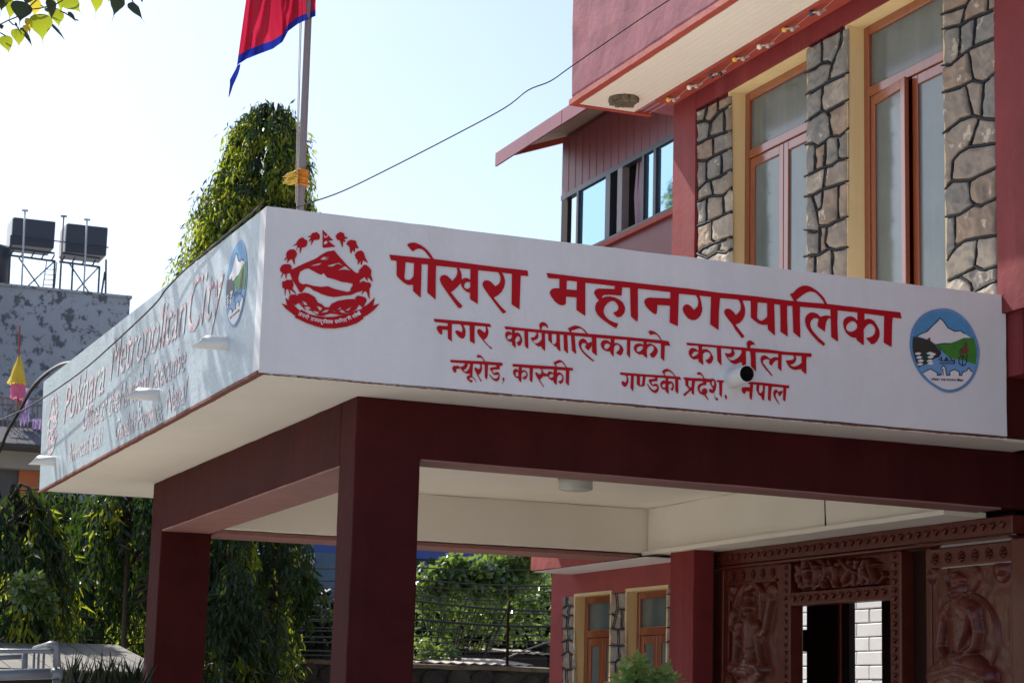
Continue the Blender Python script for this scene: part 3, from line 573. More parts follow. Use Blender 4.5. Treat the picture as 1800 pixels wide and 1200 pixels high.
# rain spouts: front one shows its black mouth, the side ones stick out to the left
def spout(p, d, L, r, bias, label):
    d = Vector(d).normalized(); mb = MB(); n = 24
    a = d.orthogonal().normalized(); b = d.cross(a); up = Vector((0, 0, 1))
    V = []; ins = []
    for t_ in (0, 1):
        for k in range(n):
            q = 2 * math.pi * k / n; rr = a * math.cos(q) + b * math.sin(q)
            ex = bias * rr.dot(up) * r if t_ else 0
            V.append(p + d * (L * t_ + ex) + rr * r); ins.append(p + d * (L * t_ + ex - (.25 if t_ == 0 else 0)) + rr * (r * .9))
    mb.add(V + ins[n:], [(k, (k + 1) % n, n + (k + 1) % n, n + k) for k in range(n)] + [(n + k, n + (k + 1) % n, 2 * n + (k + 1) % n, 2 * n + k) for k in range(n)])
    inn = MB(); inn.add([v + d * 0 for v in ins], [(n + k, n + (k + 1) % n, (k + 1) % n, k) for k in range(n)] + [tuple(range(n))])
    o = mb.build('rain_spout', M['pvc'], can, True); o['label'] = label; inn.build('pipe_bore', M['black'], o); return o
spout(P(1283, 668, 1, Y0 + .02), (.02, -1, .05), .22, .056, .1, 'short white drain pipe stub with black open mouth on the front face')
for (px, py, L), lb in zip([(405, 604, .20), (283, 694, .21), (100, 810, .21)], ['white drain pipe jutting from the side face, nearest the corner', 'white drain pipe in the middle of the side face', 'white drain pipe at the far end of the side face']):
    spout(P(px, py, 0, X0 + .02), (-1, -.0, -.02), L, .044, -1.0, lb)
# painted lettering, emblem and logo
EN = {'पोखरा': 'large red painted Devanagari word पोखरा', 'महानगरपालिका': 'large red painted Devanagari word महानगरपालिका', 'नगर': 'red painted word नगर on the second line', 'कार्यपालिकाको': 'red painted word कार्यपालिकाको on the second line', 'कार्यालय': 'red painted word कार्यालय on the second line',
      'न्यूरोड,': 'small red painted word न्यूरोड', 'कास्की': 'small red painted word कास्की', 'गण्डकी': 'small red painted word गण्डकी', 'प्रदेश,': 'small red painted word प्रदेश', 'नेपाल': 'small red painted word नेपाल'}
for wname, ops in WORDS.items():
    if wname != 'emblem': sheet('lettering', ops, M['sign_red'], can, on_front(.007), .65, EN[wname])
def rib(t):   # along the ribbon of the emblem
    pts = [(526, 548.5), (546, 557.5), (566, 562.5), (586, 563.5), (606, 560), (622, 553.5), (632, 547.5)]
    u = t * (len(pts) - 1); i = min(int(u), len(pts) - 2); f = u - i
    x = pts[i][0] * (1 - f) + pts[i + 1][0] * f; y = pts[i][1] * (1 - f) + pts[i + 1][1] * f
    return x, y, math.atan2(pts[i + 1][1] - pts[i][1], pts[i + 1][0] - pts[i][0])
ribtext = tiny_text(list('जननी') + [' '] + ['ज', 'न', 'म', 'भ', 'ू', 'ि', 'म', 'श', 'च'] + [' '] + ['स', 'व', 'र्', 'ग', 'ा', 'द', 'ि', 'प'] + [' '] + ['ग', 'र', 'ी', 'य', 'स', 'ी'], rib, 5.2, .5)
fl1 = [('s', [(570, 413), (571, 417), (574, 417), (576, 413)], .6), ('s', [(570, 426), (573, 428), (575, 426), (573, 424), (570, 429)], .7)]
RING = [(525, 52), (640, 75), (760, 150), (860, 260), (930, 390), (985, 570), (985, 720), (950, 880), (880, 1010), (770, 1110), (640, 1158), (520, 1150), (400, 1090), (280, 1000), (180, 880), (110, 740), (70, 580), (75, 420), (120, 280), (220, 150), (360, 75)]
def zc(l): return [(1590 + x / 7.5, 535 + y / 7.5) for x, y in l]
def smooth_loop(l, n=4):
    o = []; k = len(l)
    for i in range(k):
        p0, p1, p2, p3 = (np.array(l[(i + j) % k], float) for j in (-1, 0, 1, 2))
        for a in range(n):
            t = a / n; o.append(tuple(.5 * ((2 * p1) + (p2 - p0) * t + (2 * p0 - 5 * p1 + 4 * p2 - p3) * t * t + (3 * p1 - p0 - 3 * p2 + p3) * t ** 3)))
    return o
RING = smooth_loop(RING); INNER = [(530 + (x - 530) * .915, 603 + (y - 603) * .93) for x, y in RING]
def logo(to3d, par, lab):
    base = sheet('logo', [('+', zc(RING))], M['lg_ring'], par, to3d(.006), .8, lab)
    inn = ('*', zc(INNER))
    def lay(name, ops, mt, off): return sheet(name, ops + [inn], mt, base, to3d(off), .6)
    lay('logo_sky', [('+', zc([(40, 40), (1020, 40), (1020, 440), (40, 440)]))], M['lg_sky'], .0075)
    lay('logo_ground', [('+', zc([(40, 425), (1020, 425), (1020, 1180), (40, 1180)]))], M['lg_water'], .0085)
    lay('logo_mountain', [('+', zc([(160, 418), (220, 385), (300, 355), (380, 270), (430, 225), (470, 185), (510, 215), (570, 305), (660, 355), (740, 345), (790, 385), (870, 435), (780, 440), (700, 480), (600, 515), (520, 510), (420, 525), (340, 480), (250, 440)]))], M['lg_white'], .0095)
    lay('logo_hill', [('+', zc([(410, 535), (520, 508), (590, 515), (690, 480), (780, 440), (860, 450), (905, 425), (1000, 480), (1000, 790), (920, 785), (800, 740), (700, 720), (600, 700), (520, 640)]))], M['lg_green'], .0105)
    lay('logo_forest', [('+', zc([(60, 415), (170, 430), (250, 450), (345, 480), (420, 550), (480, 640), (450, 690), (390, 715), (330, 770), (250, 800), (170, 840), (60, 800)]))], M['lg_dark'], .0115)
    lay('logo_houses', [('+', zc([(230, 905), (340, 850), (435, 900), (430, 940), (490, 940), (500, 850), (480, 845), (515, 800), (545, 845), (535, 850), (555, 935), (600, 930), (600, 880), (665, 855), (725, 895), (720, 935), (755, 935), (770, 885), (800, 885), (800, 865), (830, 865), (850, 835), (875, 875), (1000, 900), (1000, 1200), (200, 1200), (300, 990)]))], M['lg_white'], .0125)
    wv = [('+', zc([(x, y), (x + 45, y - 18), (x + 90, y - 5), (x + 60, y + 20), (x + 15, y + 18)])) for x, y in ((135, 645), (150, 695), (170, 740), (160, 785), (290, 640), (300, 690), (290, 740), (300, 775), (330, 655))]
    lay('logo_ripples', wv, M['lg_white'], .0125)
    ln = [[(160, 418), (220, 385), (300, 355), (380, 270), (430, 225), (470, 180), (510, 215), (570, 305), (660, 355), (740, 345), (790, 385)], [(410, 530), (520, 512), (600, 515)], [(90, 560), (110, 740), (180, 880), (260, 970)], [(450, 560), (480, 640), (450, 690)],
          [(230, 905), (340, 850), (435, 900), (430, 935), (490, 915)], [(480, 845), (515, 800), (545, 845)], [(505, 850), (510, 930)], [(540, 850), (555, 935), (600, 930), (600, 880), (665, 855), (725, 895), (720, 935), (755, 935), (770, 885), (800, 885), (830, 862), (850, 835), (875, 875), (905, 890)],
          [(470, 740), (660, 745)], [(465, 775), (665, 775)], [(485, 690), (490, 740)], [(550, 695), (550, 745)], [(450, 730), (490, 700)], [(530, 730), (560, 700), (570, 740)], [(600, 700), (640, 745)], [(660, 720), (655, 775)],
          [(715, 740), (730, 690), (770, 670), (815, 700), (820, 750), (800, 795), (760, 805), (725, 785), (715, 740)], [(765, 680), (765, 800)], [(730, 610), (760, 580), (810, 570)], [(740, 650), (725, 620), (740, 590)], [(820, 640), (830, 690)]]
    lay('logo_outline', [('s', zc(l), .75) for l in ln], M['lg_black'], .0135)
    lay('logo_figure', [('+', zc([(790, 500), (815, 490), (835, 520), (820, 560), (850, 600), (820, 640), (790, 650), (750, 640), (740, 610), (780, 570)])), ('s', zc([(745, 600), (730, 640), (750, 680)]), 1.2), ('+', zc([(290, 465), (335, 430), (345, 480)]))], M['lg_brown'], .0137)
    def ln1(y): return lambda t: (1590 + (350 + 425 * t) / 7.5, 535 + (y + 15 * t) / 7.5, .03)
    lay('logo_lettering', tiny_text(['प', 'ो', 'ख', 'र', 'ा', ' ', 'म', 'ह', 'ा', 'न', 'ग', 'र', 'प', 'ा', 'ि', 'ल', 'क', 'ा'], ln1(975), 3.4, .42), M['lg_black'], .0137)
    c_ = bpy.data.curves.new('t', 'FONT'); c_.body = 'POKHARA METROPOLITAN CITY'; c_.size = 1
    return base
logo(on_front, can, 'round painted logo of mountain, lake and hills at the right end of the front face')
emb = sheet('emblem', WORDS['emblem'], M['sign_red'], can, on_front(.007), .6, 'red painted mountain and flower wreath emblem on the front face')
sheet('emblem_motto', ribtext + fl1, M['lg_white'], emb, on_front(.009), .5)['kind'] = 'stuff'
lf = on_left(None, (416, 500), (1660, 615), .95); logo(lf, can, 'same round logo on the side face, seen edge-on')
le = on_left(None, (93, 745), (578, 492), .98); e2 = sheet('emblem', WORDS['emblem'], M['faded_red'], can, le(.008), .8, 'faded red emblem at the far end of the side face')
# English lines on the side face
def flat_text(body, size_z, pts, mt, par, to3d, label=None, name='lettering', shear=.15, off=0.0, condense=None):
    cu = bpy.data.curves.new('txt', 'FONT'); cu.body = body; cu.size = 1; cu.shear = shear; cu.offset = off; cu.resolution_u = 3
    o = bpy.data.objects.new('txt', cu); COL.objects.link(o); dg = bpy.context.evaluated_depsgraph_get(); me = bpy.data.meshes.new_from_object(o.evaluated_get(dg)); bpy.data.objects.remove(o)
    xs = [v.co.x for v in me.vertices]; x0, x1 = min(xs), max(xs)
    for v in me.vertices: v.co = to3d((v.co.x - x0) / (x1 - x0), v.co.y)
    me.materials.clear(); r = link(name, me, mt, par)
    if label: r['label'] = label
    return r
def side_line(pa, pb, h):
    a = P(*pa, 0, X0); b = P(*pb, 0, X0)
    return lambda u, v: Vector((X0 - .0055, a.y + (b.y - a.y) * u, a.z + (b.z - a.z) * u + v * h))
for body, pa, pb, h in (('Pokhara', (112, 744), (183, 688), .40), ('Metropolitan', (194, 668), (326, 585), .40), ('City', (330, 588), (392, 545), .44), ('Office of the', (146, 758), (208, 722), .25), ('Municipal', (210, 722), (262, 690), .25), ('Executive', (268, 686), (326, 652), .25), ('Newroad, Kaski', (122, 812), (180, 782), .20), ('Gandaki Province,', (203, 774), (286, 736), .20), ('Nepal', (292, 728), (329, 706), .22)):
    flat_text(body, h, None, M['faded_red'], can, side_line(pa, pb, h * 1.22), 'faded red painted words %s on the side face' % body.strip(','), shear=.22, off=0)
# ================================================================ MUNICIPAL BUILDING
bld = thing('municipal_building', 'red municipal building with stone strips, ochre window reveals and a jutting balcony', 'building', (XF, 14, 0))
DW = .14
HZ = 7.03
WALLZ = 3.9
# wall pieces of the upper facade
w_ = MB()
w_.box(XF + .02, 8.6, 15.42, 16.45, WALLZ, 7.246); w_.box(XF + .02, 8.6, 13.40, 14.02, WALLZ, 7.05); w_.box(XF + .02, 8.6, 11.2, 12.05, WALLZ, 7.05)
w_.box(XF + .02, 8.6, 4, 11.2, 4.34, 7.246); w_.box(XF + .3, 8.6, 12.05, 15.38, WALLZ, 7.05)
w_.box(8.62, 16, 4, 11.2, 0, 12); w_.box(8.62, 9.2, 11.2, 16.44, 3.9, 12); w_.box(9.2, 11.5, 11.2, 17.3, 3.9, 8.6)
w_.build('wall', M['maroon'], bld)
o = box('pilaster', XF - .04, XF + .3, 16.0, 16.45, WALLZ, 7.245, M['maroon'], bld); roughen(o, .08, .006)
o = box('pilaster', XF - .03, XF + .3, 8.9, 11.405, 4.335, 7.245, M['maroon'], bld); roughen(o, .12, .004)
box('recess_wall', XF + .5, XF + .8, 4, 11.3, 0, 4.33, M['maroon_dark'], bld)
o = box('head_beam', XF - .035, XF + .3, 4, 15.999, HZ + .008, 7.244, M['maroon'], bld); roughen(o, .12, .003)
# balcony
o = box('balcony', 7.25, 8.6, 4, 16.96, 7.25, 9.2, M['plaster_red'], bld); roughen(o, .16, .018)
bb = o.modifiers.new('bevel', 'BEVEL'); bb.width = .05; bb.segments = 3; bb.limit_method = 'ANGLE'; bb.angle_limit = 1.0
so_ = MB()
so_.box(7.32, 7.899, 4, 16.90, 7.222, 7.249); o = so_.build('balcony_soffit', M['cream_board'], bld)
o = box('soffit_trim', 7.245, 7.318, 4, 16.97, 7.216, 7.27, M['red_trim'], bld); roughen(o, .08, .006)
o = box('soffit_trim', 7.32, XF - .045, 16.902, 16.97, 7.216, 7.27, M['red_trim'], bld); roughen(o, .08, .006)
box('light_rail', 7.90, XF - .045, 4, 16.44, 7.195, 7.222, M['red_trim'], bld)
gm = MB()
for k in range(12): gm.box(7.33 + k * .065, 7.333 + k * .065, 4, 16.88, 7.2206, 7.2223)
tag(gm.build('board_groove', mat('board_groove_line', (.64, .58, .51), .8), bld), kind='stuff')
vp = P(1097, 175, 2, 7.21)
v = MB(); rng = random.Random(3)
for k in range(26):
    a = k * 2 * math.pi / 26; rr = .11 + rng.uniform(-.02, .02)
    v.box(vp.x + math.cos(a) * rr - .02, vp.x + math.cos(a) * rr + .02, vp.y + math.sin(a) * rr - .02, vp.y + math.sin(a) * rr + .02, 7.16 + rng.uniform(0, .03), 7.221)
for k in range(-3, 4): v.box(vp.x - .1, vp.x + .1, vp.y + k * .03 - .004, vp.y + k * .03 + .004, 7.17, 7.178); v.box(vp.x + k * .03 - .004, vp.x + k * .03 + .004, vp.y - .1, vp.y + .1, 7.165, 7.169)
vent = v.build('soffit_vent', mat('dusty_vent', (.20, .16, .12), .9, .4, 20, .5, 60), bld)
v = MB(); v.tube([(vp.x, vp.y, 7.219), (vp.x, vp.y, 7.2215)], .14, 20); v.build('vent_disc', M['interior'], vent)  # dark flat disc behind the vent bars
# stone strips -------------------------------------------------------------
def stone_strip(quad, joints, xp, par, label, proud=.055, step=2.0, jr=1.5, tube=.0082):
    """quad: 4 photo px corners (tl, tr, br, bl) on plane X=xp. joints: polylines in photo px."""
    q = np.array(quad, float); xs = np.arange(q[:, 0].min() - 2, q[:, 0].max() + 3, step); ys = np.arange(q[:, 1].min() - 2, q[:, 1].max() + 3, step)
    X, Y = np.meshgrid(xs, ys); Fq = sd_poly(X, Y, q) ; D = np.full(X.shape, 1e9)
    for l in joints: D = np.minimum(D, -sd_line(X, Y, l, 0))
    F = np.minimum(D - jr, Fq + .3)
    lab = np.zeros(F.shape, int); cur = 0; J, I = F.shape
    for j in range(J):
        for i in range(I):
            if F[j, i] > 0 and lab[j, i] == 0:
                cur += 1; st = [(j, i)]; lab[j, i] = cur
                while st:
                    a, b = st.pop()
                    for da, db in ((1, 0), (-1, 0), (0, 1), (0, -1)):
                        c_, d_ = a + da, b + db
                        if 0 <= c_ < J and 0 <= d_ < I and F[c_, d_] > 0 and lab[c_, d_] == 0: lab[c_, d_] = cur; st.append((c_, d_))
    ys_ = [P(x, y, 0, xp) for x, y in quad]
    back = MB(); back.add([p + Vector((.004, 0, 0)) for p in ys_], [(0, 1, 2, 3)]); base = back.build('stone_panel', M['joint_back'], par); base['label'] = label
    Z = (xp - .001)
    for k in range(1, cur + 1):
        mk = lab == k
        if mk.sum() < 5: continue
        Fk = np.where(mk, F, np.minimum(F, -.01)); Fk = np.where((~mk) & (F > 0), -.5, Fk)
        V, Fc = march(xs, ys, Fk, runs=False)
        if len(V) < 4: continue
        tilt = (random.uniform(-.004, .004), random.uniform(-.004, .004)); ph = random.uniform(.85, 1.25); off = random.uniform(0, 50)
        out = []
        cx = sum(p[0] for p in V) / len(V); cy = sum(p[1] for p in V) / len(V)
        for x, y in V:
            i = min(max((x - xs[0]) / step, 0), I - 1.001); j = min(max((y - ys[0]) / step, 0), J - 1.001); i0, j0 = int(i), int(j); fi, fj = i - i0, j - j0
            f = (F[j0, i0] * (1 - fi) + F[j0, i0 + 1] * fi) * (1 - fj) + (F[j0 + 1, i0] * (1 - fi) + F[j0 + 1, i0 + 1] * fi) * fj
            f = max(f, 0); p = P(x, y, 0, xp)
            h = proud * ph * (1 - math.exp(-f / 1.6)) * .5 + .004
            h += (noise.noise(Vector((p.y * 9 + off, p.z * 9, 0))) * .020 + noise.noise(Vector((p.y * 24 + off, p.z * 24, 2))) * .004) * min(1, f / 3)
            h += (.5 - abs(noise.noise(Vector((p.y * 13 + off, p.z * 13, 7))))) * .016 * min(1, f / 3) - .004
            out.append(Vector((xp - h, p.y, p.z)))
        mb = MB(); mb.add(out, [t[::-1] for t in Fc]); mb.build('stone', random.choice(STONE), base, False)
    tb = MB()
    for l in joints:
        pl = []
        for (ax, ay), (bx, by) in zip(l[:-1], l[1:]):
            n = max(1, int(math.hypot(bx - ax, by - ay) / 6))
            for t in range(n): pl.append((ax + (bx - ax) * t / n + random.uniform(-.4, .4), ay + (by - ay) * t / n + random.uniform(-.4, .4)))
        pl.append(l[-1]); tb.tube([P(x, y, 0, xp) - Vector((.022, 0, 0)) for x, y in pl], [tube * random.uniform(.75, 1.3) for _ in pl], 6)
    tag(tb.build('pointing', M['mortar'], base, True), kind='stuff'); return base
def J(ox, oy, s, txt):
    o = []
    for ln in txt.strip().split('|'):
        o.append([(ox + float(a.split(',')[0]) / s, oy + float(a.split(',')[1]) / s) for a in ln.split()])
    return o
j1 = J(1215, 160, 4, '45,228 100,212 150,220 200,155 295,95|125,95 105,205|200,50 200,155|145,225 135,330|245,145 245,290|45,380 135,335 200,310 300,278|165,340 170,460|45,492 125,490 170,460 300,400|120,495 120,635|228,455 225,600|45,712 120,640 200,610 298,552|150,640 165,740|45,785 150,738 235,738 298,678|122,755 120,920|238,740 240,875|45,955 150,915 300,845|158,920 160,1050 180,1065|45,1155 100,1105 180,1070 298,1026|55,1145 130,1175 200,1130 215,1080|200,1130 260,1140 298,1108')
j2 = J(1410, 40, 4.8, '40,435 120,390 185,345 240,335 270,360|185,145 185,345|357,40 335,200 270,360 240,490|45,612 110,580 240,500 412,425|190,530 180,740|45,845 180,745 220,755 412,650|220,755 245,790 260,960|45,1035 100,1020 150,1050 260,960 340,960 412,893|130,1050 125,1180|215,1010 208,1180|320,980 330,1150') + \
     J(1410, 270, 5.455, '45,225 150,170 240,130 310,115 370,65 465,47|145,20 140,170|232,20 228,130|375,20 370,60|245,140 220,340|45,418 130,395 210,345 330,315 465,267|110,400 160,560 185,690 185,960|215,350 210,510 170,550|370,310 365,640|185,700 270,695 370,640 465,606|40,733 130,755 180,740|258,705 240,860 265,910 340,925 465,900|40,992 180,970 265,920|145,985 140,1200|305,930 310,1200')
j3 = J(1650, 0, 4.615, '40,122 240,50 280,-10|240,50 200,210|425,-10 415,90|45,243 190,210 300,150 505,70|190,215 195,330 175,470|315,150 300,380|45,538 120,530 180,470 300,385 505,303|265,420 300,650|50,757 200,710 300,655 380,675 505,580|245,710 295,940|385,680 365,940|55,1088 200,975 300,940 400,970 505,975|345,970 270,1190') + \
     J(1650, 250, 4.444, '265,0 255,35|70,372 120,300 130,150 180,85 255,40 485,12|120,305 260,300 485,192|258,310 270,460 300,490 350,500 485,432|75,587 180,570 300,490|145,580 150,810|85,930 150,820 230,770 330,750 485,727|325,760 300,970|300,970 370,1000 485,965|95,1080 180,1045 300,980|190,1050 270,1110 285,1190|290,1175 400,1110 485,1080')
stone_strip([(1228.5, 197), (1286, 168), (1289, 470), (1229.5, 470)], j1, XF, bld, 'narrow stone strip left of the first upper window')
stone_strip([(1421, 87), (1492, 50), (1492, 500), (1421, 500)], j2, XF, bld, 'stone strip between the two upper windows')
stone_strip([(1660.5, -38), (1757, -90), (1756, 530), (1668, 530)], j3, XF, bld, 'widest stone strip right of the second upper window')
# windows --------------------------------------------------------------------
def window(yL, yR, zb, zt_, ztr, xf, par, lab, xo=XF, glassY=None, opensash=False, fw=.075, dep=.14, reveal=.035):
    """opening between yL (far) and yR (near); xf = frame face plane"""
    rv = MB(); rv.box(xo - .012, xf + .06, yL - .002, yL + .03, zb, zt_ + .03); rv.box(xo - .012, xf + .06, yR - .03, yR + .002, zb, zt_ + .03); rv.box(xo - .012, xf + .06, yR + .003, yL - .003, zt_, zt_ + .031)
    r = rv.build('window_reveal', M['yellow'], par); r['label'] = lab; roughen(r, .1, .0025)
    f = MB(); a, b = yL - .003, yR + .003
    f.box(xf, xf + .07, a - fw, a, zb, zt_ - .002); f.box(xf, xf + .07, b, b + fw, zb, zt_ - .002); f.box(xf + .001, xf + .07, b + fw, a - fw, zt_ - .002 - fw, zt_ - .002)
    f.box(xf + .001, xf + .07, b + fw, a - fw, ztr - .04, ztr + .04); f.box(xf + .001, xf + .07, b + fw, a - fw, zb, zb + .09)
    win = f.build('window', M['wood'], par, bevel=.006)
    mid = (a + b) / 2
    for (s0, s1, sw) in ((a - fw - .004, mid + .004, 0), (mid - .004, b + fw + .004, 1)):
        s = MB(); st = .075; x = xf + .012
        s.box(x, x + .04, s0 - st, s0, zb + .095, ztr - .045); s.box(x, x + .04, s1, s1 + st, zb + .095, ztr - .045)
        s.box(x + .001, x + .04, s1 + st, s0 - st, ztr - .045 - .08, ztr - .045); s.box(x + .001, x + .04, s1 + st, s0 - st, zb + .095, zb + .19)
        so2 = s.build('sash', M['wood'], win, bevel=.005)
        g_ = MB(); g_.box(x + .018, x + .024, s1 + st - .005, s0 - st + .005, zb + .185, ztr - .12)
        go = g_.build('glass_pane', M['glass'], win)
        if opensash and sw == 0:   # far sash stands ajar
            for q in (so2, go):
                for vv in q.data.vertices:
                    dy = s0 - (vv.co.y); an = math.radians(6)
                    vv.co.x -= dy * math.sin(an); vv.co.y = s0 - dy * math.cos(an)
    g_ = MB(); g_.box(xf + .03, xf + .036, b + fw - .005, a - fw + .005, ztr + .035, zt_ - fw + .003); g_.build('glass_pane', M['glass'], win)
    return win
ztr1 = P(1370, 245, 0, XF + DW).z; ztr2 = P(1595, 128, 0, XF + DW).z
window(15.385, 14.03, 4.2, HZ, ztr1, XF + DW, bld, 'ochre reveal round the first upper window from the left')
window(13.40, 12.053, 3.95, HZ, ztr2, XF + DW, bld, 'ochre reveal round the upper window with a sash ajar', opensash=True)
# ================================================================ LOWER WING seen under the canopy
wing = thing('lower_wing', 'sunlit red lower wing with stone strips seen under the canopy', 'building', (8.6, 18.5, 0))
XW = 8.6
def wp(cx, cy): return (960 + cx / 4.8, 950 + cy / 4.8)
yy = lambda cx, cy: P(*wp(cx, cy), 0, XW).y
zz = lambda cx, cy: P(*wp(cx, cy), 0, XW).z
y1, y2, y3, y4, y5, y6, y7 = yy(145, 700), yy(248, 700), yy(303, 700), yy(545, 700), yy(684, 700), yy(745, 700), yy(1022, 700)
zh = zz(400, 458)
lw = MB(); lw.box(XW, XW + .4, y1, 20.31, 0, 3.8); lw.box(XW + .02, XW + .4, y2, y1, 0, zh); lw.box(XW + .02, XW + .4, y5, y4, 0, zh); lw.box(XW + .02, XW + .4, 16.3, y7, 0, zh)
lw.box(XW, XW + .4, 16.3, y1 - .001, zh + .002, 3.8); lw.box(XW + .42, 10.2, 17.9, 20.3, 0, 3.8)
o = lw.build('wall', M['wing_red'], wing)
o = MB().hexa([(8.13, 17.905, 3.005), (9, 17.905, 3.005), (9, 19.77, 3.012), (8.13, 19.77, 3.012)], [(8.13, 17.905, 3.30), (9, 17.905, 3.30), (9, 19.77, 3.30), (8.13, 19.77, 3.30)]).build('eave_slab', M['wing_red'], wing); roughen(o, .07, .008)
box('eave_soffit', 8.16, XW - .004, 17.0, 19.74, 2.995, 3.004, M['white'], wing)
jw = lambda t: J(960, 950, 4.8, t)
stone_strip([wp(143, 478), wp(248, 468), wp(248, 1300), wp(150, 1300)], jw('147,572 185,545 245,555|185,470 185,545|205,560 195,620|140,625 190,650 205,625 244,630|190,650 185,740|140,742 244,738|195,740 200,840|140,857 190,835 244,850|190,840 190,930|140,968 190,930 220,960 244,958|215,960 220,1075|145,1068 180,1090 244,1078|180,1090 185,1310'), XW, wing, 'stone strip at the far end of the lower wing', .03, 1.3, 1.0, .0055)
stone_strip([wp(546, 452), wp(684, 438), wp(684, 1300), wp(548, 1300)], jw('600,440 615,560 595,640 575,735|620,575 682,575|549,620 570,615 595,640|650,580 650,735|549,735 570,735 610,750 682,740|620,750 620,880|549,880 682,885|625,885 630,995|549,1025 590,1025 630,995 682,1020|600,1025 600,1310|540,1150 600,1150'), XW, wing, 'stone strip between the two lower windows', .03, 1.3, 1.0, .0055)
stone_strip([wp(1024, 405), wp(1060, 400), wp(1062, 1300), wp(1026, 1300)], jw('1027,450 1057,448|1027,565 1057,562|1027,735 1057,728|1027,855 1057,850|1027,1030 1057,1026'), XW, wing, 'sliver of stone strip beside the entrance pillar', .03, 1.3, 1.0, .0055)
zt2 = zz(430, 775)
window(y2, y4, .9, zh, zt2, XW + .10, wing, 'ochre reveal round the far lower window', XW, fw=.07)
window(y5, y7, .9, zh, zz(880, 750), XW + .10, wing, 'ochre reveal round the near lower window', XW, fw=.07)
o = box('pillar', 8.30, 8.50, 16.33, 16.80, 0, 3.034, M['plaster_red'], wing); roughen(o, .07, .006); o.data.materials[0] = M['maroon']
# ================================================================ CARVED DOORWAY
door = thing('carved_doorway', 'glossy carved wooden doorway with figure panels under the canopy', 'doorway', (8.6, 14.2, 0))
XD = 8.6
def dz(x, y): return P(x, y, 0, XD)
ztop = 3.034
def bar(name, ya, yb, za, zb_, x0=XD, x1=XD + .12, mt='carved', par=None, bev=.012): return box(name, x0, x1, min(ya, yb), max(ya, yb), za, zb_, M[mt], par or door, bev)
lin = bar('lintel', 11.95, 16.55, 2.90, ztop, XD - .02, XD + .12)
lc = MB()
def motif(mb, y, z, s, x, kind=0):
    for k in range(5):
        a = math.radians(-60 + k * 30); mb.tube([(x, y, z - s * .4), (x - .012, y + math.sin(a) * s * .5, z + math.cos(a) * s * .25), (x - .004, y + math.sin(a) * s * .9, z + math.cos(a) * s * .6)], [s * .12, s * .16, s * .05], 5)
    if kind: mb.tube([(x, y, z - s * .1), (x - .02, y, z - s * .1)], [s * .35, s * .12], 7)
for k in range(38):
    motif(lc, 12.05 + k * .12, 2.965, .05, XD - .022, k % 2)
tag(lc.build('carved_leaf_band', M['carved'], lin, True), kind='stuff')
bar('frame_bead', 11.95, 16.5, 2.868, 2.892, XD - .045, XD + .1)
# posts
pA = dz(1390, 1100).y; pB = dz(1567, 1100).y; pC = dz(1586, 1100).y
def post(a, b, zt_=2.866):
    p_ = bar('door_post', a, b, 0, zt_, XD - .015, XD + .12); mb = MB()
    for k in range(26): motif(mb, (a + b) / 2, 1.2 + k * .065, abs(a - b) * .28, XD - .017, k % 2)
    tag(mb.build('post_carving', M['carved'], p_, True), kind='stuff')
post(15.22, 15.10); post(pB, pC); bar('door_post', 16.50, 16.32, 0, 2.866, XD - .01, XD + .12); bar('door_post', 11.98, 11.7, 0, 2.866, XD - .01, XD + .12)
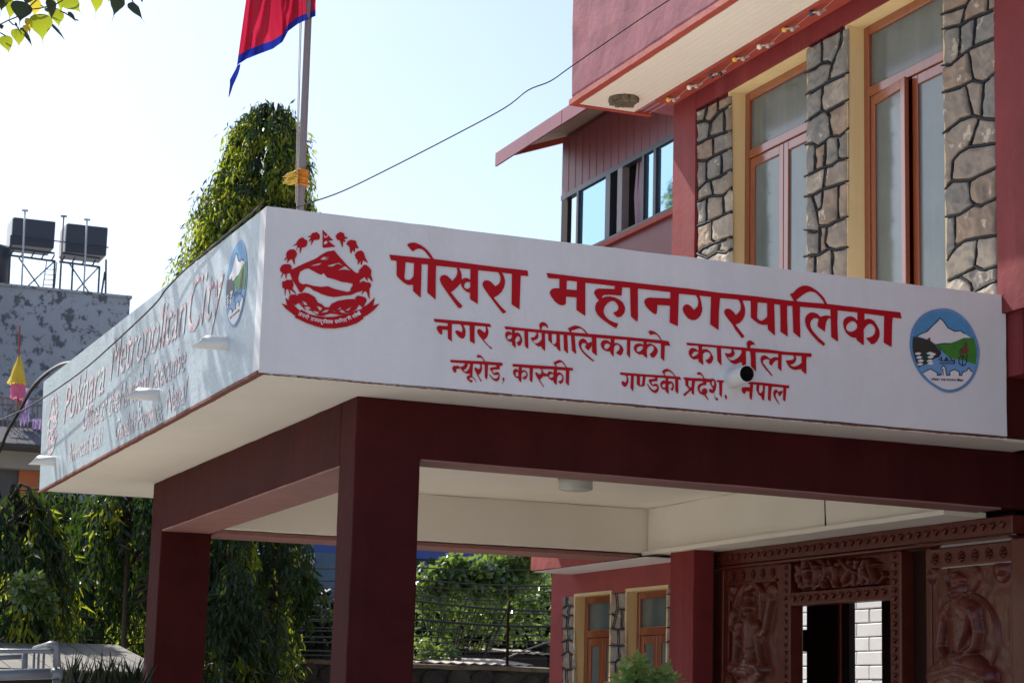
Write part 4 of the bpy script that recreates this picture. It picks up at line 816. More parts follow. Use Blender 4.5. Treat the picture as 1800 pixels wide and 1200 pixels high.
# transom frieze and the carved board over the door
bar('transom', 15.099, pB + .002, 2.50, 2.612, XD - .012, XD + .12); tb = MB()
for k in range(12): motif(tb, 15.03 - k * .128, 2.556, .05, XD - .016, k % 2)
tag(tb.build('transom_carving', M['carved'], door, True), kind='stuff')
def relief(name, ya, yb, za, zb_, x, prims, origin, sc, par, label, step=.0075, depth=1.5, mt='carved'):
    """carved board: prims in crop pixels: ('e',cx,cy,rx,ry,h,rot) or ('c',[(x,y,r)..],h) unprojected to plane X=x"""
    ys = np.arange(yb, ya + 1e-6, step); zs = np.arange(za, zb_ + 1e-6, step); Yg, Zg = np.meshgrid(ys, zs); Hh = np.zeros(Yg.shape)
    def loc(cx, cy): p = P(origin[0] + cx / sc, origin[1] + cy / sc, 0, x); return p.y, p.z
    def rad(cx, cy, r):
        a = loc(cx, cy); b = loc(cx + r, cy); c_ = loc(cx, cy + r); return abs(a[0] - b[0]), abs(a[1] - c_[1])
    for p in prims:
        if p[0] == 'e':
            _, cx, cy, rx, ry, h = p[:6]; a = loc(cx, cy); r1 = rad(cx, cy, rx)[0]; r2 = rad(cx, cy, ry)[1]
            q = ((Yg - a[0]) / r1) ** 2 + ((Zg - a[1]) / r2) ** 2; b = h * np.sqrt(np.clip(1 - q, 0, 1))
        elif p[0] == 'r':
            _, cx, cy, rx, ry, wd, h = p; a = loc(cx, cy); r1 = rad(cx, cy, rx)[0]; r2 = rad(cx, cy, ry)[1]
            q = np.sqrt(((Yg - a[0]) / r1) ** 2 + ((Zg - a[1]) / r2) ** 2); b = h * np.sqrt(np.clip(1 - ((q - 1) / wd) ** 2, 0, 1))
        else:
            _, pts, h = p; b = np.zeros(Yg.shape)
            for (ax, ay, ar), (bx, by, br) in zip(pts[:-1], pts[1:]):
                A, B = loc(ax, ay), loc(bx, by); ra, rb_ = rad(ax, ay, ar)[0], rad(bx, by, br)[0]
                ey, ez = B[0] - A[0], B[1] - A[1]; L = ey * ey + ez * ez + 1e-9; t = np.clip(((Yg - A[0]) * ey + (Zg - A[1]) * ez) / L, 0, 1)
                d = np.hypot(Yg - A[0] - t * ey, Zg - A[1] - t * ez); r = ra + (rb_ - ra) * t; b = np.maximum(b, h * np.sqrt(np.clip(1 - (d / r) ** 2, 0, 1)))
        Hh = np.maximum(Hh, b) + .18 * np.minimum(Hh, b)
    n1, n0 = Yg.shape; V = []
    for j in range(n1):
        for i in range(n0):
            y_, z_ = ys[i], zs[j]; h = Hh[j, i] * depth
            h += noise.noise(Vector((y_ * 16, z_ * 16, 5))) * .0015 + (noise.noise(Vector((y_ * 60, z_ * 60, 9))) * .002 if h > .004 else 0)
            V.append((x - h, y_, z_))
    F = [(j * n0 + i, (j + 1) * n0 + i, (j + 1) * n0 + i + 1, j * n0 + i + 1) for j in range(n1 - 1) for i in range(n0 - 1)]
    o = MB().add(V, F).build(name, M[mt], par, True); o['label'] = label; return o
G3 = ((1240, 980), 5.4545)
fig = [('e', 440, 480, 36, 64, .075), ('e', 440, 490, 8, 22, .095), ('e', 424, 470, 9, 6, .088), ('e', 456, 470, 9, 6, .088), ('e', 440, 520, 14, 6, .088), ('e', 440, 385, 26, 45, .05), ('c', [(440, 560, 34), (440, 700, 62), (440, 860, 46), (440, 1000, 60)], .05), ('e', 372, 640, 40, 44, .045), ('e', 512, 640, 42, 44, .045),
       ('c', [(352, 660, 28), (340, 800, 24), (322, 980, 20), (315, 1040, 22)], .05), ('c', [(530, 660, 28), (545, 820, 24), (575, 980, 20), (590, 1050, 22)], .05), ('c', [(350, 740, 22), (285, 660, 20), (295, 560, 22), (300, 540, 30)], .045),
       ('c', [(540, 750, 22), (615, 680, 20), (640, 520, 20), (655, 400, 30)], .045), ('c', [(420, 300, 20), (500, 240, 24), (560, 340, 24), (570, 520, 18), (580, 600, 10)], .035), ('e', 240, 300, 55, 70, .03), ('e', 650, 320, 60, 80, .03), ('e', 230, 390, 30, 30, .03),
       ('c', [(310, 1060, 34), (440, 1040, 40), (590, 1070, 34)], .055), ('c', [(350, 1090, 26), (470, 1130, 30), (420, 1190, 26)], .06), ('c', [(590, 1090, 26), (480, 1180, 30)], .06), ('e', 440, 1180, 60, 50, .06), ('e', 315, 1040, 30, 30, .06), ('e', 580, 1060, 30, 30, .06),
       ('c', [(200, 940, 10), (330, 1180, 14)], .02), ('e', 440, 590, 22, 26, .06), ('c', [(260, 1200, 40), (300, 1400, 60), (320, 1700, 60)], .05), ('c', [(500, 1240, 60), (520, 1500, 60), (520, 1750, 50)], .05), ('e', 430, 1300, 90, 120, .05), ('r', 450, 560, 170, 330, .07, .02)]
relief('carved_panel', 16.22, 15.32, 1.2, 2.74, XD + .03, fig, *G3, door, 'carved panel with a standing many-armed figure left of the door')
box('panel_frame', XD - .005, XD + .1, 15.221, 15.32, 0, 2.866, M['carved'], door, .01); box('panel_frame', XD, XD + .1, 16.221, 16.319, 0, 2.866, M['carved'], door, .01)
def rosettes(ya, yb, z, n, r, lab):
    bd = box('rosette_board', XD + .0, XD + .1, yb, ya, z - r * 1.5, z + r * 1.7, M['carved'], door, .008); bd['label'] = lab
    for k in range(n):
        y = ya - (k + .5) * (ya - yb) / n; mb = MB()
        for q in range(8):
            a = q * math.pi / 4; mb.tube([(XD - .002, y + math.sin(a) * r * .3, z + math.cos(a) * r * .3), (XD - .018, y + math.sin(a) * r * .6, z + math.cos(a) * r * .6), (XD - .002, y + math.sin(a) * r * .95, z + math.cos(a) * r * .95)], [r * .12, r * .2, r * .08], 5)
        mb.tube([(XD, y, z), (XD - .03, y, z)], [r * .3, r * .1], 8); mb.build('rosette', M['carved'], bd, True)
rosettes(16.219, 15.322, 2.80, 5, .042, 'rosette strip above the standing figure')
bar('panel_ledge', 16.219, 15.322, 2.722, 2.742, XD - .03, XD + .1)
# carved transom board: dark recess with foliage figures
box('transom_recess', XD + .10, XD + .14, pB, 15.10, 2.60, 2.9, M['dark_wood'], door)
tr = []
rng = random.Random(11)
for k in range(9):
    cx = 905 + k * 98; u_ = lambda s: rng.uniform(-s, s)
    tr += [('c', [(cx + u_(30), 300, 16), (cx + u_(50), 210, 24), (cx + u_(60), 120, 26), (cx + u_(70), 30, 16)], .03 + rng.random() * .03), ('c', [(cx + u_(20), 280, 14), (cx + 70 * rng.choice((-1, 1)), 200 + u_(40), 16), (cx + u_(80), 130 + u_(50), 10)], .04), ('e', cx + u_(30), 110 + u_(70), 26 + u_(12), 34 + u_(14), .05), ('e', cx + u_(40), 270, 30, 34, .035)]
relief('transom_carving', 15.02, pB + .03, 2.625, 2.885, XD + .06, tr, *G3, door, 'deeply carved foliage board over the door opening', .006)
# Buddha side
G4 = ((1550, 880), 3.75)
bud = [('r', 540, 505, 108, 115, .10, .025), ('e', 540, 505, 100, 108, .012), ('e', 525, 590, 44, 78, .075), ('e', 522, 520, 48, 42, .07), ('e', 520, 482, 20, 20, .07), ('e', 525, 600, 9, 26, .098), ('e', 507, 583, 11, 6, .09), ('e', 543, 583, 11, 6, .09), ('e', 525, 640, 15, 7, .088), ('c', [(525, 650, 30), (530, 700, 34)], .05),
       ('c', [(455, 725, 38), (530, 700, 50), (622, 728, 38)], .05), ('c', [(530, 750, 92), (530, 860, 84), (530, 1000, 72)], .058), ('e', 530, 1000, 10, 8, .07), ('c', [(436, 745, 28), (416, 860, 25), (404, 970, 22), (450, 1045, 20)], .058), ('c', [(630, 745, 30), (652, 860, 26), (636, 960, 23), (570, 1030, 20)], .058), ('c', [(625, 715, 12), (600, 850, 13), (560, 990, 12)], .07),
       ('c', [(380, 1150, 44), (470, 1090, 46), (560, 1070, 40)], .085), ('c', [(730, 1160, 44), (640, 1090, 46), (550, 1075, 40)], .085), ('c', [(400, 1190, 40), (560, 1160, 46), (720, 1195, 40)], .095), ('e', 530, 1020, 60, 30, .085),
       ('r', 570, 900, 205, 290, .035, .022), ('r', 570, 900, 188, 270, .03, .014), ('e', 315, 480, 58, 85, .03), ('e', 315, 500, 40, 60, .05), ('e', 800, 450, 60, 90, .035), ('e', 810, 450, 36, 50, .06), ('e', 560, 1400, 280, 200, .05)]
relief('carved_panel', 13.02, 11.99, 1.2, 2.70, XD + .03, bud, *G4, door, 'carved panel with a seated meditating figure right of the door', .006, 1.15)
rosettes(13.02, 11.99, 2.775, 6, .045, 'rosette strip above the seated figure')
box('panel_frame', XD + .02, XD + .1, 13.021, 13.10, 0, 2.866, M['carved'], door, .01); box('deep_reveal', XD + .10, XD + .16, 13.10, pC - .001, 0, 2.866, M['dark_wood'], door)
# the opening: open door leaf inside and the block wall beyond
leaf = MB(); a = P(1470, 1066, 0, 9.1); leaf.hexa([(8.75, 15.6, 0), (9.9, 15.95, 0), (9.9, 16.0, 0), (8.75, 15.65, 0)], [(8.75, 15.6, 2.42), (9.9, 15.95, 2.42), (9.9, 16.0, 2.42), (8.75, 15.65, 2.42)])

# passage shell
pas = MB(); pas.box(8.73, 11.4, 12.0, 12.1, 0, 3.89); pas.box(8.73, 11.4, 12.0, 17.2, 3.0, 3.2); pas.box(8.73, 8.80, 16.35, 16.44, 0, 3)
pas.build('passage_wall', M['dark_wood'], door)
def px_post(name, xa, xb, xp, mt, z0=0, z1=2.95):
    ya = P(xa, 1130, 0, xp).y; yb = P(xb, 1130, 0, xp).y; return box(name, xp, xp + .06, yb, ya, z0, z1, M[mt], door)
px_post('inner_post', 1386, 1401, 9.6, 'dark_wood'); px_post('door_leaf', 1418, 1464, 9.6, 'dark_wood'); px_post('inner_trim', 1470, 1476, 9.65, 'wood'); px_post('inner_post', 1479.5, 1493, 9.6, 'black'); px_post('inner_post', 1550, 1563, 9.6, 'dark_wood')
ya = P(1409, 1130, 0, 9.6).y; yb = P(1417.5, 1130, 0, 9.6).y
for (ta, tb_) in ((1106, 1144),): box('inner_rail', 9.6, 9.66, yb, ya, P(1413, tb_, 0, 9.6).z, P(1413, ta, 0, 9.6).z, M['dark_wood'], door)
# block wall beyond the passage
bw = thing('block_wall', 'whitewashed block wall seen through the carved doorway', 'wall', (14, 22, 0))
XB = 14.0
box('wall_core', XB + .03, XB + .2, 19.0, 27.5, 0, 4.2, M['joint_back'], bw)
bwid = abs(P(1490, 1100, 0, XB).y - P(1530, 1100, 0, XB).y); bh = abs(P(1510, 1072, 0, XB).z - P(1510, 1096.5, 0, XB).z)
z0b = P(1530, 1095, 0, XB).z; y0b = P(1508.5, 1095, 0, XB).y; me_b = None
for r_ in range(-9, 5):
    for c_ in range(-6, 7):
        ofs = (r_ % 2) * bwid * .55; yb = y0b - bwid * 1.12 * c_ - ofs; zb_ = z0b - bh * r_
        if not (19.1 < yb - bwid and yb < 27.4 and 0 < zb_ - bh and zb_ < 4.3): continue
        if me_b is None:
            mb = MB().box(-.02, .03, -bwid * 1.09, 0, -bh + .012, 0); me_b = mb.mesh('block')
            me_b.materials.append(M['block'])
        ob = bpy.data.objects.new('block', me_b); COL.objects.link(ob); ob.parent = bw; ob.location = Vector((XB + random.uniform(-.006, .006), yb, zb_)) - bw.location
        bv = ob.modifiers.new('bevel', 'BEVEL'); bv.width = .012; bv.segments = 2
# ================================================================ STRING OF BULBS under the balcony
sb = thing('bulb_string', 'string of small coloured round bulbs clipped along the red beam under the balcony', 'string lights', (8.05, 14, 7.1))
BX = 7.93
prev = None; cb = MB()
for (cx, cy, m1, dx, dy, m2) in sorted(((35, 462, 'bulb_white', 38, -6, 'holder'), (152, 402, 'bulb_dark', 45, -12, 'bulb_dark'), (275, 314, 'bulb_yellow', 44, -2, 'holder'), (405, 248, 'bulb_white', 44, -5, 'holder'), (537, 158, 'bulb_yellow', 42, -3, 'holder'), (680, 70, 'bulb_dark', 40, 0, 'holder'), (815, -18, 'bulb_red', 50, -2, 'bulb_red'), (-75, 527, 'bulb_yellow', 30, 2, 'holder'))):
    p = P(1200 + cx / 3, cy / 3, 0, BX); q = P(1200 + (cx + dx) / 3, (cy + dy) / 3, 0, BX)
    b_ = MB(); n = 10
    for (c_, r_, mm, nm) in ((p, .025, m1, 'bulb'), (q, .022, m2, 'bulb_holder')):
        bm = bmesh.new(); bmesh.ops.create_icosphere(bm, subdivisions=2, radius=r_); me = bpy.data.meshes.new(nm); bm.to_mesh(me); bm.free()
        for v_ in me.vertices: v_.co += c_
        o = link(nm, me, M[mm], sb, True)
    cb.tube([p, (p + q) / 2 + Vector((0, 0, .01)), q, q + Vector((.05, -.02, .03))], .008, 6)
    if prev: cb.tube([prev, (prev + p) / 2 + Vector((.03, 0, .03)), p], .0018, 5)
    prev = q
cb.build('bulb_wire', M['holder'], sb)
# ================================================================ NEIGHBOURING RED HOUSE with tin eave
nb = thing('red_roofed_house', 'maroon clad house with blue sliding windows and a tilted red tin eave', 'house', (10, 21, 0))
XN = 10.0
def cn(cx, cy): return (850 + cx / 4.285, 160 + cy / 4.285)
def PN(cx, cy, x=XN): return P(*cn(cx, cy), 0, x)
yf = PN(592, 600).y; zw_ = PN(600, 790).z; wt = PN(592, 790).z
zwb = PN(1200, 1010).z
zhead = (PN(720, 720).z + PN(1290, 405).z) / 2
cl = MB(); n = 34
for k in range(n):   # ribbed cladding above the windows
    ya, yb = yf - k * .22, yf - (k + 1) * .22
    cl.box(XN, XN + .05, yb + .03, ya, zhead + .01, 8.9); cl.box(XN - .004, XN + .05, yb, yb + .03, zhead + .01, 8.9)
cl.build('wall_cladding', M['cladding'], nb)
lw_ = MB(); lw_.box(XN, XN + .1, 16, yf, 3, zwb - .06); lw_.box(XN + .101, 11.5, 15.9, yf - .02, 3, zwb - .5); lw_.box(11.5, 11.6, 16, yf, 3, 9.3); lw_.box(XN + .06, 11.5, 16, yf, 8.9, 9.1); lw_.build('wall', M['cladding'], nb)
box('window_sill', XN - .05, XN + .1, 16, yf, zwb - .058, zwb, M['red_trim'], nb)
fr = MB(); fr.box(XN - .01, XN + .08, 16, yf, zhead - .06, zhead + .008); fr.box(XN - .012, XN + .08, 16, yf, zwb + .002, zwb + .05); fr.build('window_rail', M['alu'], nb)
def vbar(c0, c1, nm, mt, x0=-.015, x1=.08, z0=None, z1=None):
    return box(nm, XN + x0, XN + x1, PN(c1, 800).y, PN(c0, 800).y, (z0 or zwb + .051), (z1 or zhead - .061), M[mt], nb)
vbar(594, 640, 'corner_post', 'interior', -.01, .05); vbar(708, 722, 'mullion', 'alu'); vbar(925, 960, 'mullion', 'alu'); vbar(1015, 1050, 'mullion', 'steel'); vbar(1198, 1212, 'mullion', 'alu'); vbar(1283, 1303, 'mullion', 'alu'); vbar(1434, 1450, 'mullion', 'alu')
for c0, c1 in ((722, 925), (1212, 1283), (1303, 1434)):
    vbar(c0, c1, 'glass_pane', 'blue_glass', .02, .026)
# dark room behind the open sashes
rm = MB(); rm.box(XN + .4, XN + .45, 16, yf - .35, zwb - .5, 8.9); rm.build('room_back', M['interior'], nb)
cm = MB(); ya, yb = PN(1085, 800).y, PN(1200, 800).y; nseg = 26; V = []
for k in range(nseg + 1):
    y_ = ya + (yb - ya) * k / nseg; d = math.sin(k * 1.9) * .03
    V += [(XN + .12 + d, y_, zhead - .02), (XN + .12 + d * 1.6, y_ + .05 * math.sin(k), (zhead + zwb) / 2), (XN + .12 + d, y_, zwb)]
cm.add(V, [(3 * k + r_, 3 * k + 3 + r_, 3 * k + 4 + r_, 3 * k + 1 + r_) for k in range(nseg) for r_ in (0, 1)]); cm.build('curtain', M['curtain'], nb, True)
# eave: tilted sheet from the wall out over the street side
YEv = 24.2; XEv = P(876, 288, 1, YEv).x; zEv = P(876, 288, 1, YEv).z
zin = zEv + .30; XI = XN + .15
ev = MB()
def q4(y, o=0, t=.03): return [(XEv, y, zEv + o), (XI, y, zin + o), (XI, y, zin + o + t), (XEv, y, zEv + o + t)]
ev.hexa(q4(YEv, .10), q4(15.5, .10)); ev.build('roof_sheet', M['roof_red'], nb)
fa = MB(); ysp = [YEv + .04, 22.0, 19.6, 15.5]
for k in range(3):
    fa.box(XEv - .03, XEv - .005, ysp[k + 1] + .015, ysp[k], zEv - .03 - .004 * k, zEv + .15)
fa.build('fascia_board', M['roof_red'], nb)
ln_ = MB()
for k in range(14):
    y1_ = YEv - .5 - k * .62; ln_.hexa([(XEv, y1_ - .605, zEv + .065), (XI, y1_ - .605, zin + .065), (XI, y1_, zin + .065), (XEv, y1_, zEv + .065)], [(XEv, y1_ - .605, zEv + .08), (XI, y1_ - .605, zin + .08), (XI, y1_, zin + .08), (XEv, y1_, zEv + .08)])
ln_.build('eave_lining', M['roof_under'], nb)
ra = MB(); ra.hexa([(XEv, YEv - .50, zEv - .01), (XI, YEv - .50, zin - .01), (XI, YEv - .44, zin - .01), (XEv, YEv - .44, zEv - .01)], [(XEv, YEv - .50, zEv + .07), (XI, YEv - .50, zin + .07), (XI, YEv - .44, zin + .07), (XEv, YEv - .44, zEv + .07)]); ra.build('rafter', M['red_trim'], nb)
# ================================================================ FLAGPOLE, FLAG, CLOTH
FY = 13.6
pb_, pt_ = P(527.5, 372, 1, FY), P(541.5, 40, 1, FY)
top = pb_ + (pt_ - pb_) * 2.0; pole = thing('flagpole', 'grey steel flagpole rising from the canopy roof', 'flagpole', (pb_.x, FY, 3.7))
d_ = (top - pb_) / (top.z - pb_.z)
m_ = MB(); m_.tube([pb_ - d_ * (pb_.z - 3.68), pb_, pt_, top], [.030, .0285, .0255, .024], 14); m_.build('pole', M['steel'], pole, True)
m_ = MB(); m_.tube([P(521.5, 370, 1, FY - .03), P(523, 290, 1, FY - .03), P(529.5, 40, 1, FY - .03), P(531, -60, 1, FY - .03)], .0042, 5); m_.tube([P(519.5, 356, 1, FY - .03), P(520.5, 300, 1, FY - .03), P(527, 40, 1, FY - .03)], .003, 5); m_.build('halyard', M['rope'], pole, True)
kn = thing('cloth_knot', 'orange and yellow cloth tied round the flagpole', 'cloth', tuple(P(530, 312, 1, FY)))
rng = random.Random(5)
m_ = MB()
for k in range(9):
    z_ = 301 + k * 3.1; c_ = P(531.2 - k * .1, z_, 1, FY); rr = .036 + rng.uniform(-.002, .005)
    m_.tube([c_ + Vector((math.cos(a) * rr, math.sin(a) * rr, rng.uniform(-.004, .004))) for a in [q * math.pi / 6 for q in range(13)]], .010, 5)
m_.build('wrap', M['knot'], kn, True)
m_ = MB()
for k in range(46):
    a = P(520 + rng.uniform(-2, 4), 308 + rng.uniform(-8, 14), 1, FY - .04 + rng.uniform(-.03, .03)); b = P(491 + rng.uniform(0, 16), 318 + rng.uniform(-12, 10), 1, FY - .05 + rng.uniform(-.06, .06)); mid = (a + b) / 2 + Vector((0, 0, rng.uniform(-.02, .02)))
    m_.tube([a, mid, a + (b - a) * rng.uniform(.5, 1)], [.008, .009, .003], 5)
m_.build('loose_ends', M['knot_yellow'], kn, True)
# flag
def FC(cx, cy, y): return P(cx / 3, cy / 3, 1, y)
bot = [(1250, 345), (1300, 312), (1360, 288), (1440, 258), (1490, 222), (1520, 165), (1570, 128), (1620, 104), (1664, 86)]
nU, nV = 56, 60; gridp = []
for j in range(nV + 1):
    v_ = j / nV
    for i in range(nU + 1):
        u = i / nU * (len(bot) - 1); a = min(int(u), len(bot) - 2); f = u - a; bx = bot[a][0] * (1 - f) + bot[a + 1][0] * f; by = bot[a][1] * (1 - f) + bot[a + 1][1] * f
        U = i / nU; tx = 1360 + 310 * U; ty = -420
        cx = bx + (tx - bx) * v_ ** 1.05; cy = by + (ty - by) * v_
        fold = .075 * math.sin(U * 15 + v_ * 1.2) * (1 - U) ** .35 + .03 * math.sin(U * 31 + 1 - v_ * 2) + .02 * math.sin(U * 7 + v_ * 9) + .010 * math.sin(U * 63 + v_ * 5 + 3 * math.sin(v_ * 6)) + .012 * math.sin(U * 44 - v_ * 11)
        gridp.append(FC(cx, cy, FY - .05 + fold))
flag = thing('national_flag', 'crimson flag with blue border hanging in folds from the pole', 'flag', tuple(FC(1664, 60, FY)))
def gquads(j0, j1): return [(j * (nU + 1) + i, j * (nU + 1) + i + 1, (j + 1) * (nU + 1) + i + 1, (j + 1) * (nU + 1) + i) for j in range(j0, j1) for i in range(nU)]
MB().add(gridp, gquads(4, nV)).build('cloth', M['flag_red'], flag, True)
bl = MB(); bl.add(gridp, gquads(0, 4))
tl = [((1251, 345), (1268, 338)), ((1243, 365), (1265, 362)), ((1228, 392), (1256, 392)), ((1212, 422), (1243, 422)), ((1212, 450), (1229, 452)), ((1208, 480), (1219, 484)), ((1205, 512), (1208, 514))]
V = []
for k, (a, b) in enumerate(tl): V += [FC(*a, FY - .05 - .03 * math.sin(k)), FC(*b, FY - .05 + .04 * math.sin(k * 1.3))]
bl.add(V, [(2 * k, 2 * k + 1, 2 * k + 3, 2 * k + 2) for k in range(len(tl) - 1)])
bl.build('border', M['flag_blue'], flag, True)
# ================================================================ CABLES near the canopy
def wire(name, label, pts, r, group=None, n=6, mt='cable'):
    m_ = MB(); m_.tube(pts, r, n); o = m_.build(name, M[mt], None, True); return tag(o, label, 'cable', group)
def curve_px(pts, ya, yb, ax=1, sub=5):
    o = []
    for k in range(len(pts) - 1):
        for s_ in range(sub):
            t = s_ / sub; u = (k + t) / (len(pts) - 1); p0 = pts[max(k - 1, 0)]; p1 = pts[k]; p2 = pts[k + 1]; p3 = pts[min(k + 2, len(pts) - 1)]
            q = [.5 * (2 * p1[i] + (p2[i] - p0[i]) * t + (2 * p0[i] - 5 * p1[i] + 4 * p2[i] - p3[i]) * t * t + (3 * p1[i] - p0[i] - 3 * p2[i] + p3[i]) * t ** 3) for i in (0, 1)]
            o.append(P(q[0], q[1], ax, ya + (yb - ya) * u))
    o.append(P(*pts[-1], ax, yb)); return o
wire('stay_wire', 'thin wire running from the canopy top up across the sky to the balcony', curve_px([(509, 369), (540, 358), (600, 337), (683, 297), (800, 237), (887, 190), (928, 159), (967, 143), (1003, 118), (1090, 58), (1177, 0), (1300, -75)], 11.45, 11.0), .0042)
wire('service_cable', 'single black cable running up along the side face of the canopy', curve_px([(-60, 762), (0, 738), (50, 715), (105, 680), (167, 633), (267, 540), (293, 507), (333, 467), (413, 400), (462, 358)], 2.72, 2.95, 0), .0065)
for k in range(3):
    wire('service_cable', ['thickest strand of the black cable bundle drooping at the far end of the side face', 'brown strand on top of the drooping cable bundle', 'thin loose strand hanging under the drooping cable bundle'][k],
         curve_px([(-20, 835 - k * 5), (0 + k * 2, 790 - k * 4), (15, 755 - k * 3), (37, 717 - k * 3), (57, 682 - k * 3), (82, 657 - k * 2), (107, 642 - k * 2), (128, 637 - k)], 2.85 + k * .03, 3.0, 0), (.017, .011, .006)[k], 'drooping cable bundle', 7, 'cable' if k != 1 else 'steel')
wire('service_cable', 'faint thin line under the drooping bundle at the left edge', curve_px([(-10, 745), (20, 722), (45, 700), (70, 672)], 2.9, 3.0, 0), .004)
# ================================================================ TREES
def leafs(name, leaves, mt, par, nseg=1):
    V = []; F = []
    for (p, d, L, W, nrm) in leaves:
        s = d.cross(nrm); s = s.normalized() if s.length > 1e-4 else Vector((1, 0, 0)); n = len(V); bend = nrm * (L * .10)
        V += [p, p + d * L * .4 + s * W + bend, p + d * L * .4 - s * W + bend, p + d * L, p + d * L * .45 + bend * .3]
        F += [(n, n + 1, n + 4), (n, n + 4, n + 2), (n + 1, n + 3, n + 4), (n + 4, n + 3, n + 2)]
    me = bpy.data.meshes.new(name); me.from_pydata([tuple(v) for v in V], [], F); me.update()
    return link(name, me, mt, par)
def rv(rng, s=1): return Vector((rng.gauss(0, s), rng.gauss(0, s), rng.gauss(0, s)))
def mast_tree(label, base, z0, z1, rfun, ntas, seed, young=.14, lsc=1.0, lean=0):
    rng = random.Random(seed); t = thing('mast_tree', label, 'tree', base, 'drooping mast trees behind the canopy')
    B = Vector(base); tr_ = MB(); tr_.tube([B + Vector((math.sin(z * .8 + seed) * .05 + lean * (z / z1) ** 2, 0, z)) for z in np.linspace(0, z1 * .97, 10)], list(np.linspace(.14 if z1 > 6 else .05, .02, 10)), 8)
    g1 = []; g2 = []; clumps = [(rng.random() ** .85, rng.random() * 2 * math.pi, rng.random() ** .5, rng.random() < young * 1.6) for _ in range(max(14, ntas // 14))]
    for k in range(ntas):
        c0_ = clumps[rng.randrange(len(clumps))]; uu = min(1, max(0, c0_[0] + rng.gauss(0, .035 * 5 / (z1 - z0)))); z = z0 + (z1 - z0) * uu; R = rfun(uu); a = c0_[1] + rng.gauss(0, .28); inn = min(1, max(.1, c0_[2] + rng.gauss(0, .12)))
        out = Vector((math.cos(a), math.sin(a), 0)); r0 = R * (.25 + .75 * inn) * rng.uniform(.8, 1.12)
        s0 = B + Vector((lean * (z / z1) ** 2, 0, z)) + out * .06; kn_ = B + Vector((lean * (z / z1) ** 2, 0, z + .12)) + out * r0
        Ld = rng.uniform(.25, .62); end = kn_ + out * .12 - Vector((0, 0, Ld))
        if k % 6 == 0: tr_.tube([s0, (s0 + kn_) / 2 + Vector((0, 0, .1)), kn_, end], [.02, .014, .009, .004], 4)
        yng = c0_[3] and rng.random() < .6 + .4 * (z - z0) / (z1 - z0) and inn > .45
        nl = rng.randint(13, 20)
        for q in range(nl):
            u = q / nl; p = kn_ + (end - kn_) * u + rv(rng, .035)
            d = (Vector((0, 0, -1)) + out * rng.uniform(-.1, .5) + rv(rng, .42)).normalized()
            (g2 if (yng and u > .35) else g1).append((p, d, rng.uniform(.11, .19) * lsc, rng.uniform(.014, .023) * lsc, (out + rv(rng, .5)).normalized()))
    tr_.build('trunk', M['bark'], t, True); leafs('crown', g1, M['leaf_mast'], t); leafs('young_leaves', g2, M['leaf_young'], t); return t
def at_px(x, Y): p = P(x, 900, 1, Y); return (p.x, Y, 0)
mast_tree('tallest drooping mast tree with yellow young tips rising behind the flagpole', at_px(348, 26), 1.7, 9.45, lambda u: .24 + 1.14 * (1 - u) ** .5 if u > .25 else 1.25, 3000, 1, .66, .8, .75)
mast_tree('drooping mast tree under the left end of the canopy, beside the rear column', at_px(236, 24), 2.6, 4.0, lambda u: .35 + .75 * (1 - u) ** .6, 330, 2, .10)
mast_tree('leftmost dark drooping tree above the white rail', at_px(8, 21.8), 1.95, 3.62, lambda u: .3 + .62 * (1 - u) ** .5, 460, 3, .5)
mast_tree('low drooping mast tree seen between the two columns', at_px(500, 25), 2.5, 4.6, lambda u: .3 + .42 * (1 - u) ** .5, 300, 4, .06)
mast_tree('dark drooping tree in shade between the rear column and the left edge', at_px(120, 26), 2.4, 4.15, lambda u: .5 + .6 * (1 - u) ** .5, 330, 6, .12)
mast_tree('dark drooping tree filling the gap right of the rear column', at_px(415, 23.5), 1.3, 3.9, lambda u: .3 + .42 * (1 - u) ** .5, 420, 8, .03)
# peepal leaves hanging into the top left corner, on a limb whose tree stands out of frame to the left
pe = thing('peepal_tree', 'peepal branch with heart-shaped yellow-green leaves hanging into the top left corner', 'tree', (-3.0, 18.5, 0))
PY = 16.6
def LZ(cx, cy, y=PY): return P(cx / 6.667, cy / 6.667, 1, y)
def heart(base, tip, wfac, mt, ry=0, seed=0, tail=.35):
    rng = random.Random(seed); b = base; d = tip - base; L = d.length; d.normalize(); view = Vector((-.05, -.95, -.25)).normalized()
    s = d.cross(view).normalized(); nrm = s.cross(d).normalized(); s = (s * math.cos(ry) + nrm * math.sin(ry)); nn = s.cross(d).normalized()
    prof = [(0, .02), (-.06, .26), (.0, .40), (.12, .50), (.28, .52), (.45, .44), (.62, .31), (.76, .18), (.87, .08), (1.0, .02), (1.0 + tail, .006)]
    V = []; W = wfac * L
    for u, w_ in prof:
        c_ = b + d * (u * L) + nn * (.05 * L * math.sin(u * 3)); k = 1 + rng.uniform(-.06, .06)
        V += [c_ + s * w_ * W * k - nn * w_ * W * .25, c_, c_ - s * w_ * W * (2 - k) - nn * w_ * W * .25]
    F = []
    for i in range(len(prof) - 1):
        for q in (0, 1): F.append((3 * i + q, 3 * i + q + 1, 3 * i + 4 + q, 3 * i + 3 + q))
    return MB().add(V, F).build('leaf', M[mt], pe, True)
